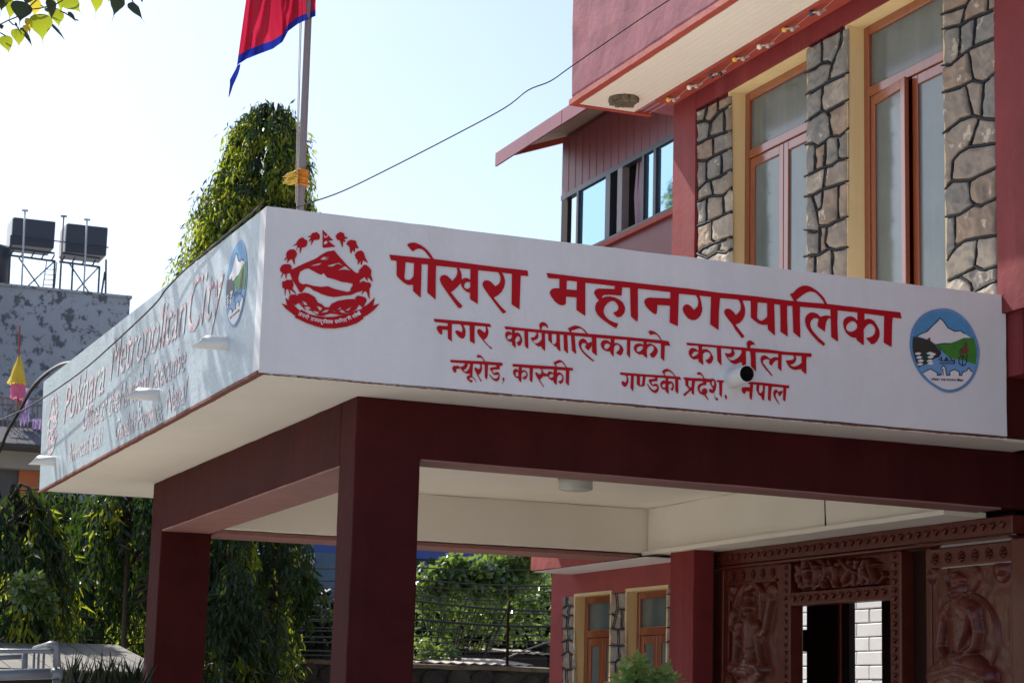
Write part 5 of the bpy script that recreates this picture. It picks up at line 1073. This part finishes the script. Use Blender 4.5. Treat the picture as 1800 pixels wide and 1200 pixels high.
LV = [((470, 180), (500, 470), .85, 'peepal_green', 0), ((265, 30), (232, 255), .98, 'peepal_unlit', .1), ((605, -10), (600, 228), .55, 'peepal_unlit', .5), ((655, 110), (690, 310), .8, 'peepal_green', .2), ((612, 282), (765, 485), .32, 'peepal_unlit', 1.0), ((790, -20), (938, 140), .9, 'peepal_green', .2),
      ((815, 145), (888, 262), .45, 'peepal_unlit', .6), ((1135, -90), (1122, 155), .62, 'peepal_green', .3), ((1395, -60), (1332, 185), .66, 'peepal_unlit', .2), ((1535, 40), (1668, 228), .55, 'peepal_unlit', .5), ((60, 430), (105, 618), .75, 'peepal_green', .1), ((210, 350), (222, 542), .75, 'peepal_green', .2),
      ((265, 335), (378, 552), .36, 'peepal_unlit', .8), ((135, 10), (110, 225), .6, 'peepal_green', .4), ((430, 0), (398, 195), .62, 'peepal_yellow', .2), ((335, 225), (345, 395), .5, 'peepal_yellow', .4), ((30, -50), (12, 130), .75, 'peepal_unlit', .2), ((1645, -90), (1665, 35), .6, 'peepal_unlit', .3), ((700, -60), (715, 150), .5, 'peepal_green', .6),
      ((5, 290), (25, 350), .8, 'peepal_unlit', .2), ((290, 300), (325, 395), .5, 'peepal_yellow', .3), ((480, 60), (552, 125), .25, 'peepal_green', .8), ((190, 270), (188, 320), .5, 'peepal_unlit', .5), ((1275, -30), (1272, 25), .6, 'peepal_green', .3), ((540, 100), (690, 190), .5, 'peepal_unlit', .9), ((110, -70), (60, 40), .9, 'peepal_green', .3), ((330, -80), (300, 60), .9, 'peepal_unlit', .3), ((560, -110), (640, 20), .8, 'peepal_green', .4)]
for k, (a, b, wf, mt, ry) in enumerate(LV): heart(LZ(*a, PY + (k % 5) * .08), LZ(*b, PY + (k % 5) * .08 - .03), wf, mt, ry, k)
tw = MB()
for l in ([(-200, 340), (0, 290), (100, 240), (190, 205), (300, 120), (420, 10), (520, -80)], [(0, 385), (60, 420), (130, 470)], [(700, 130), (760, 155), (870, 225), (920, 245)], [(100, 240), (150, 290), (190, 300), (240, 380)], [(300, 120), (470, 100), (640, 60), (800, -30)], [(640, 60), (900, -90), (1150, -120), (1500, -100), (1560, 30)]):
    tw.tube([LZ(*q, PY + .1) for q in l], .006, 5)
limb = [Vector((-3.0, 18.5, 5.5)), Vector((-1.6, 17.9, 6.9)), LZ(-900, 100, 17.2), LZ(-200, -260, 16.9), LZ(600, -520, 16.8), LZ(1500, -420, 16.7)]
tw.tube(limb, [.16, .11, .07, .045, .025, .01], 8)
tw.tube([Vector((-3.0, 18.5, 0)), Vector((-3.05, 18.4, 3)), Vector((-3.0, 18.5, 6)), Vector((-3.3, 18.2, 9.5))], [.34, .28, .22, .1], 12)
rng = random.Random(21); extra = []
def spray(p, n, s, lst):
    for _ in range(n):
        q_ = p + rv(rng, s); a_ = px_of(q_)
        if a_[0] > -25 and a_[1] > -60: continue
        d = (Vector((0, 0, -1)) + rv(rng, .35)).normalized(); lst.append((q_, d, rng.uniform(.10, .17), rng.uniform(.045, .07), rv(rng).normalized()))
for (a, b, c_) in ((1.15, 17.6, 6.6), (.75, 18.6, 7.3), (1.3, 18.8, 8.2), (.2, 17.2, 7.4), (1.5, 19.9, 9.3), (.7, 20.3, 8.8), (-.6, 19, 8.6), (-1.8, 17.5, 8.5), (-2.6, 18.8, 9.8), (-3.6, 17.6, 9), (-4.2, 19.4, 8), (-1.2, 20.5, 9.6)):
    q = Vector((a, b, c_)); base = Vector((-3.0 + rng.uniform(-.1, .4), 18.5, rng.uniform(5.5, 9))); mid = (q + base) / 2 + Vector((0, 0, .5))
    tw.tube([base, mid, q, q + rv(rng, .3)], [.085, .06, .035, .01], 6)
    for _ in range(6):
        q2 = q + rv(rng, .35); tw.tube([q, (q + q2) / 2 + rv(rng, .05), q2], [.02, .014, .006], 5); spray(q2, 9, .16, extra)
for k in range(20):
    b_ = 14.7 + k * .38 + rng.uniform(-.15, .15); tip = Vector((1.86 - .013 * k + rng.uniform(-.08, .05), b_, 7.25 + rng.uniform(-.3, .5))); s0 = Vector((-3.0, 18.5, 6.4 + rng.uniform(-.5, 1.2)))
    m1 = s0.lerp(tip, .45) + Vector((0, 0, .35)); m2 = tip + Vector((-1.5, rng.uniform(-.25, .25), rng.uniform(.0, .5)))
    tw.tube([s0, m1, m2, tip - Vector((.6, rng.uniform(-.1, .1), -.05)), tip], [.10, .085, .07, rng.uniform(.045, .10), .025], 6)
    for _ in range(3): spray(tip + Vector((rng.uniform(-1.2, 0), 0, .1)), 7, .15, extra)
for k in range(26): spray(Vector((1.85 + rng.uniform(-.3, .1), 14.3 + rng.uniform(-.3, 1.5), 7.45 + rng.uniform(-.35, .55))), 22, .2, extra)
tw.build('branch', M['bark'], pe, True); leafs('crown', extra, M['peepal_green'], pe)
# ================================================================ BACKGROUND LEFT: weathered block with tanks
wb = thing('weathered_building', 'grey building with black mould stains and water tanks on its roof', 'building', (0, 50, 0))
WY = 50.0; pr_ = P(229, 525, 1, WY); pl_ = P(0, 499, 1, WY)
box('wall', -14, pr_.x, WY, WY + 8, 0, pr_.z, M['mould'], wb)
box('parapet_cap', -14, pr_.x + .04, WY - .05, WY + .25, pr_.z + .002, pr_.z + .07, M['mould'], wb)
def CT(cx, cy, y=WY + .6): return P(cx / 5, 360 + cy / 5, 1, y)
RZ = pr_.z
def tank(x0, x1, yt, yb, side, label, Y=51.2):
    a = CT(x0, yt, Y); b = CT(x1, yb, Y); t = thing('water_tank', label, 'tank', (a.x, Y, b.z))
    o = box('tank_body', a.x, b.x, Y, Y + 1.0, b.z, CT((x0 + x1) / 2, yt + 20, Y).z, M['tank'], t, .03); box('lit_side', a.x - .02, a.x - .002, Y + .03, Y + .97, b.z + .02, CT((x0 + x1) / 2, yt + 20, Y).z - .02, M['tank_side'], t)  # pale sheet paints the tank's sunlit left side
    return a, b
tank(120, 475, 105, 385, 0, 'left square black water tank on the roof frame'); tank(592, 935, 158, 450, 0, 'right square black water tank on the roof frame')
t = thing('water_tank', 'round black tank cut by the left edge of the picture', 'tank', tuple(CT(0, 680, 51)))
m_ = MB(); c_ = CT(-60, 690, 51); zt_ = CT(-60, 330, 51).z; m_.tube([(c_.x, 51.5, c_.z), (c_.x, 51.5, zt_ - .1), (c_.x, 51.5, zt_)], [.42, .46, .40], 20); m_.build('tank_body', M['tank'], t, True)
fr_ = thing('tank_frame', 'dark steel frame with cross braces carrying the roof tanks', 'frame', (4, 51, RZ)); f_ = MB()
def seg(name, a, b, Y=51.0, r=.028, mt='dark_steel', Yb=None): return MB().tube([CT(*a, Y), CT(*b, Yb or Y)], r, 6).build(name, M[mt], fr_)
for a, b in (((98, 270), (76, 705)), ((482, 490), (468, 750)), ((540, 470), (524, 755)), ((875, 540), (862, 790)), ((640, 520), (628, 765)), ((932, 480), (928, 795)), ((922, 590), (890, 790))): seg('leg', a, b)
for a, b in (((165, 465), (355, 735)), ((470, 505), (240, 718)), ((612, 520), (790, 782)), ((865, 550), (658, 768))): seg('brace', a, b, r=.02)
for a, b in (((60, 440), (480, 495)), ((520, 500), (870, 545)), ((95, 270), (955, 375)), ((100, 380), (480, 425)), ((540, 420), (880, 470))): seg('rail', a, b, r=.03 if a[1] > 300 else .018)
for k in range(9): seg('joist', (120 + k * 90, 395 + k * 11), (90 + k * 90, 450 + k * 11), 51.1, .022)
for a, b in (((410, 495), (375, 738)), ((500, 500), (478, 748))): seg('ladder_side', a, b, 50.8, .014)
for k in range(4): seg('rung', (398 - k * 6, 565 + k * 45), (492 - k * 3, 572 + k * 45), 50.8, .010)
for lb, a, b in (('pale vent pipe in front of the left tank', (220, 50), (190, 715)), ('dark thin vent pipe between the tanks', (560, 100), (538, 520)), ('pale vent pipe in front of the right tank', (765, 130), (735, 775))):
    m_ = MB(); A, B = CT(*a, 50.7), CT(*b, 50.7); m_.tube([A, B], .022, 8); m_.tube([A - Vector((.08, 0, 0)), A + Vector((.08, 0, 0))], .03, 6); tag(m_.build('vent_pipe', M['tank_side' if 'pale' in lb else 'steel'], None, True), lb, 'pipe', 'roof vent pipes')
# house in front of it: tiled awning, orange wall, railing and laundry
oh = thing('orange_house', 'orange house with a grey tiled awning and pale band at the left edge', 'house', (0, 35, 0))
HY = 35.0
def CO(cx, cy, y=HY): return P(cx / 4, 600 + cy / 4, 1, y)
zt1, zt0 = CO(150, 650).z, CO(150, 770).z
xr = CO(300, 700).x; me_t = None
for r_ in range(5):
    for k in range(20):
        if me_t is None:
            mb = MB(); mb.hexa([(0, -.16, 0), (.195, -.16, 0), (.195, .02, .115), (0, .02, .115)], [(0, -.16, .022), (.195, -.16, .022), (.195, .02, .137), (0, .02, .137)]); me_t = mb.mesh('tile'); me_t.materials.append(M['tile'])
        o = bpy.data.objects.new('tile', me_t); COL.objects.link(o); o.parent = oh; f = r_ / 4
        o.location = (xr - .2 * (k + 1) + (r_ % 2) * .1 + .25, -.75 + f * .55 + random.uniform(-.01, .01), zt0 + (zt1 - zt0) * f * .82 + random.uniform(-.006, .006))
box('awning_base', -3, xr + .3, HY - .85, HY + .1, zt0 - .03, zt0 - .005, M['shop'], oh)
box('pale_band', -3, xr + .4, HY - .3, HY, CO(100, 905).z, zt0 - .04, M['beige'], oh)
box('wall', CO(128, 950).x, xr + .25, HY - .1, HY + 4, 0, CO(100, 906).z, M['orange'], oh); box('dark_doorway', -3, CO(127, 950).x, HY - .05, HY + 4, 0, CO(100, 906).z, M['shop'], oh)
box('upper_wall', -3, xr + .4, HY + .6, HY + 1, zt1 - .3, zt1 + .3, M['shop'], oh)
ra_ = MB(); R0 = CO(0, 400), CO(300, 405); 
for (a, b) in ((395, 405), (440, 452), (600, 622)): ra_.tube([CO(-60, a), CO(310, b)], .02, 6)
for k in range(9): ra_.tube([CO(20 + k * 35, 398 + k), CO(18 + k * 35, 625)], .014, 5)
ra_.build('balcony_rail', M['steel'], oh)
sc_ = thing('covered_post', 'yellow cone and pink cloth wrapped round a thin red pole', 'covered post', tuple(CO(130, 500, 34.6))); m_ = MB(); m_.tube([CO(138, -110, 34.6), CO(125, 480, 34.6)], .016, 6); m_.build('pole', M['red_trim'], sc_)
def cone(name, ct, cb, wt_, wb_, mt):
    V = []; n = 18; rows = 5
    for j in range(rows + 1):
        f = j / rows; c_ = CO(ct[0] + (cb[0] - ct[0]) * f, ct[1] + (cb[1] - ct[1]) * f, 34.6); w_ = (wt_ + (wb_ - wt_) * f) * .5 * .0026
        for k in range(n): a = 2 * math.pi * k / n; rr = w_ * (1 + .18 * math.sin(k * 2.7 + j)); V.append(c_ + Vector((math.cos(a) * rr, math.sin(a) * rr, .015 * math.sin(k * 1.7))))
    return MB().add(V, [(j * n + k, j * n + (k + 1) % n, (j + 1) * n + (k + 1) % n, (j + 1) * n + k) for j in range(rows) for k in range(n)]).build(name, M[mt], sc_, True)
cone('yellow_cone', (137, 100), (122, 300), 12, 118, 'cloth_yellow'); cone('pink_skirt', (125, 300), (128, 400), 80, 95, 'cloth_pink')
def cloth(label, cs, mt, seed):
    rng = random.Random(seed); (x0, y0), (x1, y1) = cs; n = 10; V = []
    for j in range(n + 1):
        for i in range(n + 1): V.append(CO(x0 + (x1 - x0) * i / n + rng.uniform(-2, 2), y0 + (y1 - y0) * j / n * (1 + .1 * math.sin(i * 1.8)), 34.8 + .07 * math.sin(i * 1.7 + j * .4)))
    return tag(MB().add(V, [(j * (n + 1) + i, j * (n + 1) + i + 1, (j + 1) * (n + 1) + i + 1, (j + 1) * (n + 1) + i) for j in range(n) for i in range(n)]).build('laundry', M[mt], None, True), label, 'laundry', 'laundry on the balcony rail')
cloth('lilac cloth hanging beside the pink skirt', ((140, 330), (205, 580)), 'cloth_lilac', 1); cloth('crumpled lilac bundle of washing over the rail', ((228, 545), (305, 630)), 'cloth_lilac', 2); cloth('small pink rag below the pink skirt', ((128, 400), (150, 500)), 'cloth_pink', 3)
# ================================================================ BACKGROUND seen under the canopy
def CU(cx, cy, y): return P(500 + cx / 3.75, 930 + cy / 3.75, 1, y)
SY = 42.0
sh = thing('shop_row', 'low grey and pink shopfronts across the road behind the trees', 'shop', (4, SY, 0))
xa = P(90, 1050, 1, SY).x; xb = CU(188, 400, SY).x; xc = CU(330, 400, SY).x; zs_ = P(300, 960, 1, SY).z
box('wall', -8, xb - 1.6, SY, SY + 6, 0, zs_, M['shop'], sh); box('pink_wall', xb - 1.598, xb, SY, SY + 6, 0, CU(100, 260, SY).z, M['pink'], sh)
box('shutter', xb + .002, xc + .6, SY - .02, SY + 6, 0, CU(200, 150, SY).z, M['blue_shutter'], sh)
for k, (x0, x1, y0, y1, mt) in enumerate(((90, 168, 1055, 1098, 'shop'), (100, 215, 1100, 1113, 'pink'), (170, 215, 1035, 1055, 'blue_shutter'), (95, 120, 1020, 1050, 'orange'), (180, 205, 1045, 1058, 'tank_side'))):
    a = P(x0, y1, 1, SY - .3); b = P(x1, y0, 1, SY - .3); box('shop_panel', a.x, b.x, SY - .3 - k * .02, SY - .2 - k * .02, a.z, b.z, M[mt], sh)
box('canopy_board', CU(60, 700, SY - 1).x - 6, CU(330, 700, SY - 1).x, SY - 1.2, SY - .9, CU(200, 770, SY - 1).z, CU(200, 715, SY - 1).z, M['interior'], sh)
bh_ = thing('blue_roofed_building', 'building with a bright blue sheet roof beyond the climber', 'building', (11, 48, 0))
a = CU(860, 190, 48); b = CU(1480, 95, 48); box('roof_band', a.x - 3, b.x + 3, 48, 49, a.z, b.z + 1.2, M['blue_sheet'], bh_); box('wall', a.x - 3, b.x + 3, 48.3, 53, 0, a.z - .01, M['blue_shutter'], bh_)
# climber bush and dark foliage
def bush(name, label, cat, cs, Y, rad, nl, mt, seed, group=None, lw=.045, ll=.10, up=.4, stem=True):
    rng = random.Random(seed); c0 = CU(*cs[0], Y); t = thing(name, label, cat, (c0.x, Y, 0), group); L = []
    tr_ = MB()
    for (cx, cy) in cs:
        c_ = CU(cx, cy, Y); 
        if stem: tr_.tube([Vector((c0.x, Y, 0)), Vector(((c0.x + c_.x) / 2, Y + rng.uniform(-.3, .3), c_.z * .5)), c_], [.02, .014, .006], 4)
        for _ in range(nl // len(cs)):
            v_ = rv(rng).normalized(); r_ = rad * rng.uniform(.55, 1.08); p = c_ + Vector((v_.x * r_, v_.y * r_, v_.z * r_ * .8)); d = (v_ * .6 + Vector((0, 0, -.35)) + rv(rng, .5)).normalized()
            L.append((p, d, ll * rng.uniform(.7, 1.3), lw * rng.uniform(.7, 1.3), (Vector((0, 0, 1)) * up + rv(rng, .5)).normalized()))
    if stem: tr_.build('stem', M['bark'], t)
    leafs('foliage', L, M[mt], t); return t
bush('climber_bush', 'sunlit leafy climber with pale glossy leaves behind the black cables', 'bush', [(920, 370), (1000, 330), (1090, 290), (1120, 240), (1200, 300), (1280, 330), (1350, 260), (1430, 250), (1500, 210), (1570, 180), (1500, 330), (1420, 380), (1330, 400), (1220, 400), (1080, 400), (1580, 290), (960, 440), (1600, 230)], 31, .27, 2700, 'leaf_bush', 5, lw=.055, ll=.13)
bush('climber_bush', 'lower shaded part of the leafy mass with glinting leaves', 'bush', [(900, 480), (1000, 560), (1120, 620), (1240, 560), (1400, 600), (1540, 520), (1650, 560), (1700, 640), (1640, 380), (1720, 300), (930, 680), (1060, 700), (1300, 680), (1500, 660), (1180, 450), (1350, 480), (1450, 470), (1260, 480), (1000, 480), (1600, 420), (1620, 470)], 32, .33, 1700, 'leaf_bush', 15, lw=.05, ll=.12, stem=False)
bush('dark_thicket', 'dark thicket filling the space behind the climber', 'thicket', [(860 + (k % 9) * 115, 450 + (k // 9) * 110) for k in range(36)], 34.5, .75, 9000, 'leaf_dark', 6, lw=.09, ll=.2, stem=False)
bush('weed_patch', 'small bright weeds on the corrugated roof', 'weeds', [(1000, 820), (1060, 830), (900, 800)], 30, .22, 260, 'leaf_bush', 7, lw=.05, ll=.1, stem=False)
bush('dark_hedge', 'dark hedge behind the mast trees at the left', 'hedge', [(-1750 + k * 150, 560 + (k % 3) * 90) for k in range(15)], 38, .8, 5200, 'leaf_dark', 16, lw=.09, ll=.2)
bush('sunlit_bush', 'small sunlit bush catching the light just above the white rail', 'bush', [(-1650, 420), (-1600, 500), (-1700, 380), (-1660, 470)], 21, .17, 700, 'leaf_bush', 44, lw=.028, ll=.08, stem=False)
# corrugated roofs of the sheds
def tin(label, c0, c1, Y, dz_, seed, mt='tin'):
    a = CU(c0[0], c0[1], Y); b = CU(c1[0], c1[1], Y); n = int((b.x - a.x) / .045); V = []
    for k in range(n + 1):
        x = a.x + (b.x - a.x) * k / n; z = a.z + (b.z - a.z) * k / n + .012 * math.cos(k * math.pi / 2)
        V += [(x, Y, z), (x, Y + 1.6, z + dz_)]
    V2 = [(x, y, z - .01) for x, y, z in V]; m = len(V)
    F = [(2 * k, 2 * k + 2, 2 * k + 3, 2 * k + 1) for k in range(n)] + [(m + 2 * k, m + 2 * k + 1, m + 2 * k + 3, m + 2 * k + 2) for k in range(n)] + [(m + 2 * k, m + 2 * k + 2, 2 * k + 2, 2 * k) for k in range(n)]
    t = thing('shed', label, 'shed', (a.x, Y, 0)); MB().add(V + V2, F).build('corrugated_roof', M[mt], t); box('shed_wall', a.x + .1, b.x - .1, Y + .15, Y + 1.5, 0, min(a.z, b.z) - .03, M['interior'], t)
tin('low shed with a sunlit pinkish corrugated roof', (955, 873), (1640, 893), 29.2, .11, 1); tin('shed with a pale corrugated roof, right of and above the pinkish one', (1330, 800), (1790, 822), 31.5, .10, 2); tin('shed roof scrap beside the front column', (830, 868), (930, 872), 29.6, .06, 3)
# boundary wall
wl = thing('boundary_wall', 'dark mossy rubble boundary wall at the bottom of the view', 'wall', (5, 26.5, 0))
BY = 26.5; zb1 = CU(1300, 897, BY).z
o = box('wall_core', -6, 12, BY, BY + .35, 0, zb1 - .06, M['darkwall'], wl)
o = box('coping', -6, 12, BY - .04, BY + .39, zb1 - .06, zb1, M['coping'], wl); roughen(o, .16, .03)
st_me = []
for k in range(5):
    bm = bmesh.new(); bmesh.ops.create_icosphere(bm, subdivisions=2, radius=.5)
    for v_ in bm.verts: v_.co += noise.noise_vector(v_.co * 2 + Vector((k * 9, 0, 0))) * .22; v_.co.y *= .35
    me = bpy.data.meshes.new('stone'); bm.to_mesh(me); bm.free(); me.materials.append(M['darkwall']); st_me.append(me)
rng = random.Random(9)
for r_ in range(3):
    for k in range(40):
        o = bpy.data.objects.new('stone', st_me[rng.randrange(5)]); COL.objects.link(o); o.parent = wl
        o.location = (-5.6 + k * .36 + (r_ % 2) * .18 + rng.uniform(-.04, .04), -.02, zb1 - .2 - r_ * .27 + rng.uniform(-.02, .02)); s_ = rng.uniform(.30, .38); o.scale = (s_, .3, s_ * .75); o.rotation_euler = (0, rng.uniform(-.3, .3), 0)
# metal post among cables
a = CU(1468, 895, 27.5); b = CU(1475, 560, 27.5); m_ = MB(); m_.tube([(a.x, 27.5, 0), a, b, b + Vector((.01, 0, .2))], [.026, .024, .022, .02], 8); tag(m_.build('cable_post', M['dark_wood'], None, True), 'rusty thin post holding the cables in front of the bush', 'post')
# cables across the street
cab = [(250, 262, .012), (330, 372, .014), (378, 388, .010), (435, 470, .010), (470, 540, .020), (520, 556, .012), (590, 640, .022), (640, 660, .008), (660, 700, .010), (735, 752, .010), (790, 800, .010), (820, 850, .008), (405, 412, .006), (700, 735, .012), (560, 600, .006)]
words = ['topmost', 'second', 'third', 'fourth', 'fifth', 'sixth', 'seventh', 'eighth', 'ninth', 'tenth', 'eleventh', 'twelfth', 'thirteenth', 'fourteenth', 'fifteenth', 'sixteenth', 'lowest']
for k, (ya, yb, r_) in enumerate(cab):
    Yc = 27.8 + (k % 5) * .35; a = CU(-1900, ya - 95 - (k * 37) % 50, Yc); a2 = CU(-300, ya - 10, Yc); b = CU(860, ya, Yc); c_ = CU(1765, yb, Yc); d = CU(2600, yb + 40, Yc)
    pts = []
    for (p, q) in ((a, a2), (a2, b), (b, c_), (c_, d)):
        for s_ in range(6): t = s_ / 6; pts.append(p.lerp(q, t) + Vector((0, 0, -.03 * math.sin(math.pi * t))))
    pts.append(d); o = wire('street_cable', '%s black street cable from the top, strung low in front of the bush' % words[sorted(c[1] for c in cab).index(yb)], pts, r_ * .85, 'street cables', 5)
wire('street_cable', 'slanting grey stay cable rising to the right beside the lower wing', [CU(1440, 855, 28), CU(1600, 790, 28), CU(1790, 722, 28), CU(2000, 640, 28)], .012, None, 5, 'steel')
# sunlit tilted sheet and white rail, bottom left
def CL(cx, cy, y): return P(cx / 3.53, 860 + cy / 3.53, 1, y)
sr = thing('low_shed', 'low shed with a pale sheet roof crossed by tree shadows at the bottom left', 'shed', (0, 20, 0))
a = CL(-60, 1115, 18.6); b = CL(1080, 1150, 18.6)
for k in range(9):
    x0 = a.x + (b.x - a.x) * k / 9; x1 = a.x + (b.x - a.x) * (k + 1) / 9 - .012; z0, z1 = a.z, CL(400, 962, 21.3).z
    mb = MB().hexa([(x0, 18.6, z0), (x1, 18.6, z0), (x1, 21.3, z1), (x0, 21.3, z1)], [(x0, 18.6, z0 + .02), (x1, 18.6, z0 + .02), (x1, 21.3, z1 + .02), (x0, 21.3, z1 + .02)]); mb.build('roof_sheet', M['shed_sheet'], sr)
box('shed_wall', a.x + .05, b.x - .05, 18.8, 21.0, 0, a.z - .02, M['interior'], sr)
rl = thing('white_rail', 'white painted tubular steel rail at the bottom left corner', 'rail', (1.2, 9.5, 0)); RY = 9.5
def CR(cx, cy, y=RY): return CL(cx, cy, y)
def rt(name, pts, r): return MB().tube(pts, r, 12).build(name, M['rail'], rl, True)
rt('top_tube', [CR(-200, 1000), CR(300, 1002), CR(345, 1005)], .0105); rt('back_tube', [CR(-200, 1050, 9.9), CR(140, 1035, 9.9)], .012)
rt('corner_bend', [CR(220, 990, 9.9), CR(290, 970, 9.7), CR(325, 960), CR(343, 966), CR(351, 985), CR(352, 1100)], .0175); rt('bottom_tube', [CR(-200, 1155), CR(310, 1140)], .025); rt('socket', [CR(318, 1142), CR(385, 1142)], .024)
for k, x in enumerate((155, 212, 240, 272)): rt('upright', [CR(x, 1010, 9.6), CR(x - 3, 1110, 9.6)], .014 if k == 0 else .006)
rt('leg', [CR(352, 1180), Vector((CR(352, 1180).x, RY, 0))], .02); rt('leg', [CR(-190, 1180), Vector((CR(-190, 1180).x, RY, 0))], .02)
for k_, (x_, lb_) in enumerate(((128, 'dark blades standing in for leaf shadow beside the white rail'), (185, 'dark blades standing in for leaf shadow on the pale shed roof'), (232, 'dark blades standing in for leaf shadow close to the rear column'))):  # blades added as stand-ins for leaf shadows on the shed roof
    rng = random.Random(60 + k_); b0 = P(x_, 1215, 1, 17.6); sp = []
    for _ in range(46):
        a_ = rng.uniform(0, 6.28); d_2 = Vector((math.cos(a_) * .45, math.sin(a_) * .45, 1 + rng.random() * .6)).normalized(); sp.append((b0 + Vector((rng.uniform(-.09, .09), rng.uniform(-.09, .09), -.05)), d_2, rng.uniform(.22, .46), rng.uniform(.008, .014), rv(rng).normalized()))
    q_ = thing('shadow_blades', lb_, 'shadow stand-in', (b0.x, 17.6, 0), 'shadow stand-in blades before the shed'); leafs('blades', sp, M['leaf_dark'], q_); MB().tube([(b0.x, 17.6, 0), (b0.x + .02, 17.6, b0.z * .6), b0], [.06, .05, .04], 7).build('stem', M['bark'], q_)
# potted shrub by the lower wing
ps = thing('leafy_shrub', 'small bright broad-leaved shrub in front of the lower wing windows', 'shrub', (P(1130, 1190, 1, 15.5).x, 15.5, 0)); L = []; rng = random.Random(31); tr_ = MB()
for (x, y, r_) in ((1118, 1178, .10), (1105, 1195, .10), (1135, 1195, .13), (1150, 1205, .12), (1168, 1190, .07), (1175, 1203, .09), (1092, 1212, .1), (1120, 1225, .16), (1160, 1235, .15)):
    c_ = P(x, y, 1, 15.5 + rng.uniform(-.1, .1)); tr_.tube([Vector((ps.location.x, 15.5, .3)), Vector((ps.location.x, 15.5, 1.0)), c_], [.02, .014, .006], 5)
    for _ in range(46):
        v_ = rv(rng).normalized(); p = c_ + v_ * r_ * rng.uniform(.3, 1); L.append((p, (v_ * .7 + Vector((0, 0, -.15)) + rv(rng, .4)).normalized(), rng.uniform(.08, .13), rng.uniform(.026, .040), (Vector((0, 0, 1)) + rv(rng, .4)).normalized()))
tr_.build('stem', M['bark'], ps); leafs('foliage', L, leafmat('bright_shrub_leaf', (.22, .38, .14), (.45, .65, .15), .3, .3, (.34, .48, .24), .8), ps)
